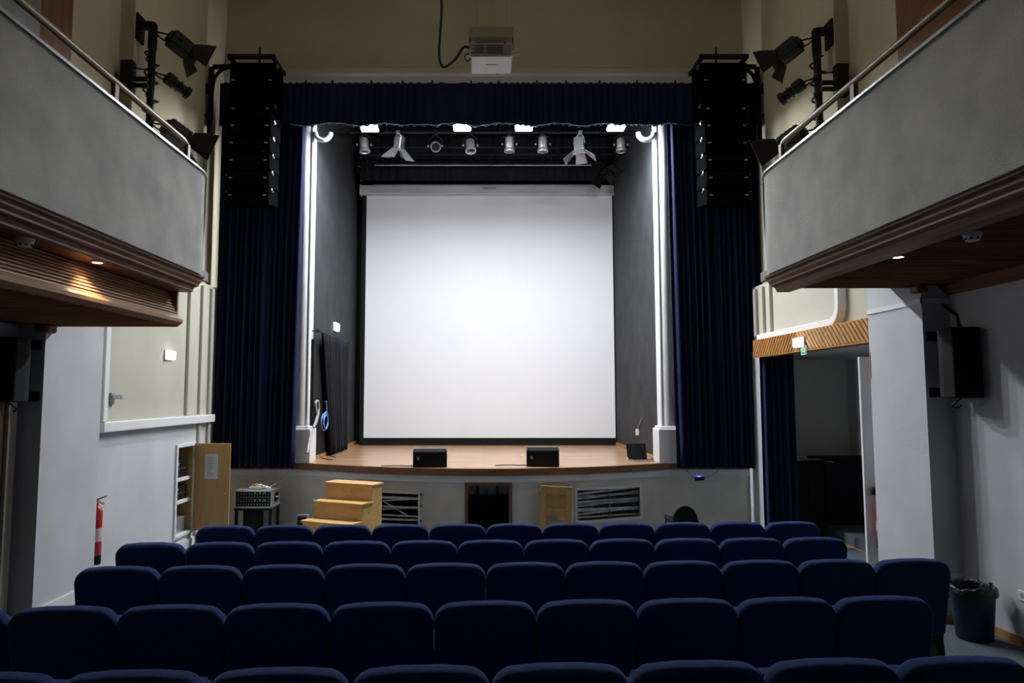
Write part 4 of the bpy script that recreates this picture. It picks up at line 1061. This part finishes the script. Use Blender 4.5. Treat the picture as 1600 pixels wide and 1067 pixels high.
# wooden steps
ang = math.radians(-24)
Rz = Matrix.Rotation(ang, 3, 'Z')
c0 = atY(553, 753, 10.10)
WS, RUN, RISE = .80, .26, .235
top = c0.z
F0 = Vector((c0.x, c0.y, 0))
t = thing('wooden_steps', (c0.x, c0.y - .3, fz(10)), 'pine steps of three visible treads leading up to the stage', 'steps')
nst = 4
for k in range(nst):
    zt = top - RISE * k
    yc = -RUN * k
    B().cbox(F0 + Rz @ Vector((0, yc, 0)) + Vector((0, 0, zt - .014)), (WS + .03, RUN + .05, .028), Rz).build('tread', PINE, t, bevel=.003)
    B().cbox(F0 + Rz @ Vector((0, yc - RUN / 2 + .012, 0)) + Vector((0, 0, zt - .028 - (RISE - .028) / 2)), (WS, .02, RISE - .028), Rz).build('riser', PINE, t)
    zf = fz(10) + .0
    for sx in (-1, 1):
        B().cbox(F0 + Rz @ Vector((sx * (WS / 2 - .01), yc + .0, 0)) + Vector((0, 0, (zt - .028 + zf) / 2)), (.02, RUN - .003, zt - .028 - zf), Rz).build('side_panel', PINE, t)
        for q in range(2):
            B().cyl(F0 + Rz @ Vector((sx * (WS / 2), yc + .05 - .1 * q, 0)) + Vector((0, 0, zt - .15)), F0 + Rz @ Vector((sx * (WS / 2 + .002), yc + .05 - .1 * q, 0)) + Vector((0, 0, zt - .15)), .008, n=8).build('knot', FRAMEWOOD, t)

# vent grilles in the stage front with stored battens behind
def vent(o, label, mesh, nb, seedv, blab, grp):
    xa, xb, za, zb = o
    ya, yb = stage_y(xa) + .02, stage_y(xb) + .02
    def pt(x, z, d=0): return Vector((x, stage_y(x) + .03 + d, z))
    t = thing('vent_grille', pt((xa + xb) / 2, za), label, 'grille', 'grilles in the stage front')
    n = 10
    X = [xa + (xb - xa) * k / n for k in range(n + 1)]
    for z in (za, zb):
        B().tube([pt(x, z) for x in X], .024, 4).build('frame_rail', WHITE, t)
    for x in (xa, xb):
        B().tube([pt(x, za - .02), pt(x, zb + .02)], .024, 4).build('frame_stile', WHITE, t)
    if mesh:
        m = B()
        nx = int((xb - xa) / .03); nz = int((zb - za) / .03)
        for k in range(1, nx):
            x = xa + (xb - xa) * k / nx; m.tube([pt(x, za, .01), pt(x, zb, .01)], .0016, 3)
        for k in range(1, nz):
            z = za + (zb - za) * k / nz; m.tube([pt(x, z, .01) for x in X], .0016, 3)
        m = m.build('wire_mesh', GREYMETAL, t)
        m['kind'] = 'stuff'
        B().tube([pt((xa + xb) / 2 - .0, za), pt((xa + xb) / 2, zb)], .008, 5).build('centre_bar', GREYMETAL, t)
    else:
        B().tube([pt(x, zb - .09, .0) for x in X], .014, 4).build('cross_bar', WHITE, t)
        for z in (za + .08, (za + zb) / 2 + .05, zb - .02):
            B().cbox(pt(xb + .03, z, -.01), (.03, .02, .03)).build('hinge', FRAMEWOOD, t)
    rnd = random.Random(seedv)
    for k in range(nb):
        z0_ = za + .05 + (zb - za - .10) * (k + .2) / nb
        tl_ = rnd.uniform(-.05, .07); d = .05 + .035 * (k % 3)
        a_ = pt(xa + .0, z0_, d); c_ = pt(xb - .0, z0_ + tl_, d + .08)
        dr = (c_ - a_); L_ = dr.length
        Rm = frame_to(dr, (0, 0, 1))
        bo = B().cbox((a_ + c_) / 2, (.02, rnd.choice((.022, .03, .04)), L_ + .3), Rm).build('batten', BATTEN)
        tag(bo, ('lowest' if k == 0 else 'topmost' if k == nb - 1 else ['', 'second', 'third', 'fourth', 'fifth', 'sixth', 'seventh', 'eighth', 'ninth'][k] + ' lowest') + ' ' + blab, 'batten', grp)
vent(OPEN[2], 'wide white framed wire grille right of the hatch', True, 10, 4, 'pale batten stored behind the wide grille', 'battens behind the wide grille')
vent(OPEN[0], 'white framed grille partly hidden behind the wooden steps', False, 6, 9, 'pale batten stored behind the grille by the steps', 'battens behind the small grille')
bo = B()
a_, c_ = Vector((-1.75, stage_y(-1.7) + .18, .72)), Vector((-1.18, stage_y(-1.2) + .16, .42))
bo.cbox((a_ + c_) / 2, (.02, .035, (c_ - a_).length), frame_to(c_ - a_, (0, 1, 0)))
tag(bo.build('batten', BATTEN), 'slanting batten leaning behind the grille by the steps', 'batten')

# loose hatch door leaning on the stage front
t = thing('hatch_door', (1.07, 10.5, fz(10.5)), 'pine panel door leaning against the stage front beside the hatch', 'door panel')
x0_, x1_ = atY(843, 790, 10.45).x, atY(893, 790, 10.45).x
H_ = 2.3 - (758 - 617) / F_PX * 10.45 - fz(10.5)
Rm = Matrix.Rotation(math.radians(-6), 3, 'X') @ Matrix.Rotation(math.radians(3), 3, 'Y')
cc = Vector(((x0_ + x1_) / 2, 10.45, fz(10.45) + H_ / 2))
PD = lambda x, y, z: cc + Rm @ Vector((x, y, z))
wd = (x1_ - x0_)
for sx in (-1, 1):
    B().cbox(PD(sx * (wd / 2 - .05), 0, 0), (.10, .035, H_), Rm).build('stile', DOORWOOD, t, bevel=.004)
for z in (H_ / 2 - .06, .06, -H_ / 2 + .07):
    B().cbox(PD(0, 0, z), (wd - .2, .035, .12), Rm).build('rail', DOORWOOD, t, bevel=.004)
for z, h2 in ((.24, .24), (-.22, .30)):
    B().cbox(PD(0, .008, z), (wd - .2, .012, h2), Rm).build('panel', DOORWOOD, t)
B().cbox(PD(-wd / 2 - .012, 0, H_ / 2 - .12), (.02, .03, .05), Rm).build('hinge', STEEL, t)

# black rounded stool back in front of the stage
c = atY(1071, 800, 10.2)
zt = atY(1071, 790, 10.2).z
t = thing('black_chair', (c.x, 10.3, fz(10.3)), 'black chair with rounded back in front of the stage', 'chair')
b = B(); poly = [(-.19, 0), (.19, 0)] + [(.19 * math.cos(a), .16 + .24 * math.sin(a)) for a in [math.pi * k / 14 for k in range(15)]]
b.extrude([(c.x + x, 10.2, zt - .40 + z) for x, z in poly], (0, .05, 0)); b.build('backrest', BLACK, t, bevel=.02)
B().box(c.x - .21, c.x + .21, 10.22, 10.62, fz(10.3) + .36, fz(10.3) + .41).build('seat', BLACK, t, bevel=.02)
for sx in (-1, 1):
    B().tube([(c.x + sx * .12, 10.23, fz(10.3) + .42), (c.x + sx * .12, 10.23, zt - .3)], .012, 6).build('back_post', BLACKMETAL, t)
    for y in (10.24, 10.60):
        B().tube([(c.x + sx * .18, y, fz(10.3) + .43), (c.x + sx * .20, y, fz(10.5) - .0)], .012, 6).build('leg', BLACKMETAL, t)

# small power box on cable with blue light
Yb = stage_y(3.3) - .01
c = atY(1093, 748, Yb + .02)
t = thing('power_adapter', c, 'small black adapter with blue glow hanging below the stage edge', 'adapter')
B().cbox(c, (.15, .04, .055), Matrix.Rotation(math.radians(-4), 3, 'Y')).build('case', BLACK, t, bevel=.006)
B().cbox(c + Vector((0, .015, .032)), (.012, .008, .008)).build('blue_led', BLUELED, t)
e0, e1 = atY(1064, 722, Yb), atY(1138, 718, Yb)
B().tube(sag(e0, c + Vector((-.07, 0, .01)), .03), .006, 5).build('cable', BLACKCABLE, t)
B().tube(sag(c + Vector((.07, 0, .01)), e1, .05), .004, 5).build('cable', BLACKCABLE, t)
ld = bpy.data.lights.new('led_glow', 'POINT'); ld.energy = .9; ld.color = (.1, .12, 1); ld.shadow_soft_size = .01
lo = bpy.data.objects.new('led_lamp', ld); COL.objects.link(lo); lo.parent = t; lo.location = (0, .0, .055)

# ================================================================ ON THE STAGE
def monitor(px0, px1, py0, py1, label, rot):
    Y = CAM_Z and (CAM_Z - ZS) * F_PX / (py1 - 617)
    xa, xb = atY(px0, py1, Y).x, atY(px1, py1, Y).x
    h = (py1 - py0) / F_PX * Y; W = xb - xa; cx = (xa + xb) / 2
    t = thing('stage_monitor', (cx, Y + .18, ZS), label, 'loudspeaker', 'stage monitor loudspeakers')
    Rz = Matrix.Rotation(math.radians(rot), 3, 'Z'); o = Vector((cx, Y + .18, ZS))
    pr = [(-.18, 0), (.17, 0), (.19, .05), (.02, h - .01), (-.16, h - .02), (-.18, h - .05)]
    b = B(); b.extrude([o + Rz @ Vector((-W / 2, y, z)) for y, z in pr], Rz @ Vector((W, 0, 0)))
    cab = b.build('cabinet', BLACK, t, bevel=.012)
    B().cbox(o + Rz @ Vector((0, -.183, h * .48)), (W - .05, .01, h - .07), Rz).build('grille', BLACKMETAL, cab, bevel=.003)
    B().cbox(o + Rz @ Vector((-W / 2 + .08, -.190, h * .5)), (.035, .004, .05), Rz).build('badge', INK, cab)
    B().cbox(o + Rz @ Vector((0, -.10, h + .0)), (W - .02, .03, .012), Rz).build('top_edge', GREYMETAL, cab)
    B().cbox(o + Rz @ Vector((W / 2, 0, h * .5)), (.008, .12, .05), Rz).build('handle', GREYMETAL, cab)
    pts = [o + Vector((-W / 2 + .05, .05, .01)), o + Vector((-W / 2 - .1, .0, .01)), o + Vector((-W / 2 - .3, .05, .01)), o + Vector((-W / 2 - .5, -.02, .01))]
    B().tube(smoothpath(pts), .008, 6).build('cable', BLACKCABLE, t)
monitor(644, 697, 701, 729, 'black stage monitor at the stage edge, left of the two', 4)
monitor(824, 875, 699, 728, 'black stage monitor at the stage edge, right of the two', -4)
# laptop
p = atZ(1002, 720, ZS)
t = thing('laptop', p, 'open black laptop on the right end of the stage', 'laptop')
Rz = Matrix.Rotation(math.radians(12), 3, 'Z')
B().cbox(p + Vector((0, 0, .012)), (.36, .24, .02), Rz).build('base', GREYMETAL, t, bevel=.004)
kb = B().cbox(p + Vector((0, 0, .0235)), (.31, .13, .004), Rz).build('keyboard', BLACK, t)
Rl = Rz @ Matrix.Rotation(math.radians(-14), 3, 'X')
lid = B().cbox(p + Rz @ Vector((-.02, .14, .15)), (.36, .012, .27), Rl).build('lid', BLACK, t, bevel=.004)
B().cbox(p + Rz @ Vector((-.02, .133, .15)), (.33, .004, .23), Rl).build('screen', LAPSCREEN, lid)
q = p + Vector((.24, .02, 0))
tag(B().cbox(q + Vector((0, 0, .02)), (.12, .09, .035), Rz).build('power_brick', BLACK, bevel=.008), 'small black power brick beside the laptop', 'adapter')
q = p + Vector((.36, -.02, 0))
b = B().lathe([(.05, 0), (.05, .015), (.04, .03), (.02, .037), (.003, .038)], q, 16); o = b.build('computer_mouse', PLASTICW, smooth=60)
tag(o, 'white mouse lying right of the laptop', 'mouse')
q = p + Vector((-.24, -.03, 0))
tag(B().cbox(q + Vector((0, 0, .03)), (.03, .03, .06)).build('plug', PLASTICW, bevel=.006), 'small white plug standing left of the laptop', 'plug')

# cables by the drape
t = tag(B().tube(smoothpath([atX(480, 708, -XS + .1), atX(487, 672, -XS + .08), atX(494, 660, -XS + .08), atX(498, 640, -XS + .08), atX(497, 627, -XS + .08), atX(493, 630, -XS + .08), atX(495, 650, -XS + .08), atX(490, 668, -XS + .10)]), .022, 7).build('grey_hose', GREYCABLE, smooth=60), 'grey cable bent into a loop beside the left jamb', 'cable')
c = atX(508, 655, -XS + .10)
pts = [c + Vector((.02 * math.sin(a * .5), .20 * math.cos(a), .14 * math.sin(a) - .03 * a / 6)) for a in [k * .45 for k in range(36)]]
pts = [c + Vector((0, .05, .32))] + pts
tag(B().tube(smoothpath(pts, 3), .013, 6).build('blue_cable', BLUECABLE, smooth=60), 'coil of light blue cable hanging on the black doorway', 'cable')
for k, (a_, lab) in enumerate((((492, 712), 'thin black cable trailing on the stage below the drape'), ((486, 716), 'second thin black cable trailing on the stage nearest the left jamb'))):
    o = atZ(a_[0] + 6, a_[1], ZS)
    pts = [o + Vector((.18 * q + .0, .12 * math.sin(q * 2.2 + k) - .1 * q, .009)) for q in [i * .35 for i in range(7)]]
    tag(B().tube(smoothpath(pts), .009, 6).build('floor_cable', BLACKCABLE), lab, 'cable', 'cables on the stage floor')
p = atX(998, 675, XS)
t = thing('cable_outlet', p, 'white outlet with a short lead low on the right stage wall', 'socket')
B().box(XS - .05, XS, p.y - .05, p.y + .05, p.z - .06, p.z + .06).build('box', PLASTICW, t, bevel=.008)
B().tube(smoothpath([(XS - .02, p.y, p.z + .05), (XS - .02, p.y - .1, p.z + .12), (XS - .01, p.y - .28, p.z + .26)]), .008, 6).build('lead', GREYCABLE, t)

# ================================================================ SIDE ALCOVE
zf = fz(10.7) + .20
pi_ = thing('covered_piano', (5.9, 11.35, zf), 'upright piano under a black cover in the side alcove', 'piano')
B().box(5.46, 6.34, 11.10, 11.62, zf, 1.24).build('cover', DARKCLOTH, pi_, bevel=.03)
B().box(5.44, 6.36, 11.06, 11.65, 1.24, 1.28).build('lid', DARKCLOTH, pi_, bevel=.012)
t = thing('dark_cabinet', (5.15, 11.2, fz(11)), 'tall black cabinet beside the covered piano', 'cabinet')
B().box(4.85, 5.38, 10.95, 11.5, fz(11), 1.20).build('body', BLACK, t, bevel=.01)
B().box(4.86, 5.11, 10.935, 10.95, fz(11) + .05, 1.17).build('door', BLACK, t, bevel=.004)
B().box(5.12, 5.37, 10.935, 10.95, fz(11) + .05, 1.17).build('door', BLACK, t, bevel=.004)
b = B().grid(lambda u, v: Vector((4.95 + .62 * u, 11.0 + .4 * v, 1.235 + .045 * math.sin(u * 4) * math.sin(2 + v * 2) + .02 * u)), 10, 6)
tag(b.build('paper_cloth', PAPER, smooth=180, solid=.006), 'crumpled white sheet lying on the black cabinet', 'sheet')

# waste bin
c = Vector((4.13, 5.93, fz(5.93)))
t = thing('waste_bin', c, 'dark blue waste bin with black liner by the right wall', 'bin')
b = B().lathe([(.125, 0), (.135, .015), (.165, .42), (.160, .425), (.13, .03)], c, 28, caps=False); b.build('bin_body', BINBLUE, t, smooth=40)
B().cyl(c + Vector((0, 0, .005)), c + Vector((0, 0, .02)), .128, n=28).build('bin_base', BINBLUE, t)
rnd = random.Random(2)
jit = [rnd.uniform(-.014, .014) for _ in range(40)]
def bagf(u, v):
    a = 2 * math.pi * u; k = int(u * 36) % 36
    prof = [(.150, .30), (.158, .42), (.168, .445), (.176, .43), (.176 + .006, .385)]
    f = v * 4; i = min(3, int(f)); r = prof[i][0] + (prof[i + 1][0] - prof[i][0]) * (f - i); z = prof[i][1] + (prof[i + 1][1] - prof[i][1]) * (f - i)
    r += .004 * math.sin(7 * a + 3 * v) + (.3 * jit[k]); z += (.9 * jit[k]) * (v > .3) + .008 * math.sin(3 * a)
    return c + Vector((r * math.cos(a), r * math.sin(a), z))
B().grid(bagf, 36, 8).build('liner', BAG, t, smooth=180, solid=.003)

# ================================================================ THEATRE SEATS
def backrest_mesh():
    W, H, T = .528, .545, .09
    pts = []
    def corner(cx, cz, r, a0, n):
        for k in range(n + 1):
            a = a0 + math.pi / 2 * k / n
            pts.append((cx + r * math.cos(a), cz + r * math.sin(a)))
    rt, rb = .095, .04
    corner(W / 2 - rt, H - rt - .008, rt, 0, 8)
    pts.append((.08, H)); pts.append((-.08, H))
    corner(-W / 2 + rt, H - rt - .008, rt, math.pi / 2, 8)
    corner(-W / 2 + rb, rb, rb, math.pi, 4)
    corner(W / 2 - rb, rb, rb, 1.5 * math.pi, 4)
    bm = bmesh.new()
    f = bm.faces.new([bm.verts.new((x, -T / 2, z)) for x, z in pts])
    ex = bmesh.ops.extrude_face_region(bm, geom=[f])
    bmesh.ops.translate(bm, verts=[g for g in ex['geom'] if isinstance(g, bmesh.types.BMVert)], vec=(0, T, 0))
    bmesh.ops.recalc_face_normals(bm, faces=bm.faces)
    rim = [e for e in bm.edges if abs(e.verts[0].co.y - e.verts[1].co.y) < 1e-6]
    bmesh.ops.bevel(bm, geom=rim, offset=.032, segments=5, profile=.5, affect='EDGES')
    M4 = Matrix.Translation((0, 0, .345)) @ Matrix.Rotation(math.radians(11), 4, 'X')
    bmesh.ops.transform(bm, matrix=M4, verts=bm.verts)
    me = bpy.data.meshes.new('backrest'); bm.to_mesh(me); bm.free()
    for p in me.polygons: p.use_smooth = True
    me.set_sharp_from_angle(angle=math.radians(50))
    me.materials.append(SEATBLUE)
    return me
SEATPARTS = []
me = backrest_mesh()
SEATPARTS.append(('backrest', me))
def pm(b, name, m, bevel=0.0):
    o = b.build(name, m); me = o.data
    me.transform(Matrix.Translation(o.location))
    bpy.data.objects.remove(o)
    if bevel:
        bm = bmesh.new(); bm.from_mesh(me); bmesh.ops.bevel(bm, geom=list(bm.edges), offset=bevel, segments=2, affect='EDGES'); bm.to_mesh(me); bm.free()
    return me
SEATPARTS.append(('seat_cushion', pm(B().cbox((0, .13, .56), (.46, .11, .42), Matrix.Rotation(math.radians(8), 3, 'X')), 'seat_cushion', SEATBLUE, .03)))
ARM = pm(B().cbox((0, .10, .615), (.055, .32, .035)), 'armrest', BLACK, .01)
LEG = pm(B().extrude([(-.0125, -.02, 0), (-.0125, .12, 0), (-.0125, .16, .35), (-.0125, .22, .60), (-.0125, -.02, .60), (-.0125, .01, .3)], (.025, 0, 0)), 'leg_panel', BLACKMETAL)
FOOT = pm(B().cbox((0, .05, .012), (.06, .26, .02)), 'foot_plate', BLACKMETAL)
ORD = ['first', 'second', 'third', 'fourth', 'fifth', 'sixth', 'seventh', 'eighth', 'ninth', 'tenth', 'eleventh']
def seat(loc, rz, label, group, ends):
    t = thing('theatre_seat', loc, label, 'seat', group)
    t.rotation_euler = (0, 0, rz)
    def part(nm, me, x=0):
        o = bpy.data.objects.new(nm, me); COL.objects.link(o); o.parent = t; o.location = (x, 0, 0)
    for nm, me in SEATPARTS: part(nm, me)
    for x in ([-.265, .265] if ends else [-.265]):
        part('armrest', ARM, x); part('leg_panel', LEG, x); part('foot_plate', FOOT, x)
PITCH_ = .53
PHI = math.radians(2.8)
ROWS = [(6.58, .275, 11, 'front row nearest the stage', 'left'), (5.65, .045, 11, 'second row from the stage', 'left'), (4.74, .27, 11, 'third row from the stage', 'left'),
        (3.71, -.265, 10, 'fourth row from the stage', 'right'), (2.77, .02, 8, 'nearest row at the bottom edge', 'right')]
for (Y, xc, n, rn, frm) in ROWS:
    for i in range(n):
        u = (i - (n - 1) / 2) * PITCH_
        x = xc + u * math.cos(PHI); y = Y + u * math.sin(PHI)
        k = i if frm == 'left' else n - 1 - i
        od = 'leftmost' if i == 0 else ('rightmost' if i == n - 1 else ORD[k] + ' from the ' + frm)
        tone = 'blue padded theatre seat'
        seat((x, y, fz(y)), PHI + math.radians(random.uniform(-.8, .8)), '%s, %s in the %s' % (tone, od, rn), 'blue seats in the ' + rn, i == n - 1)
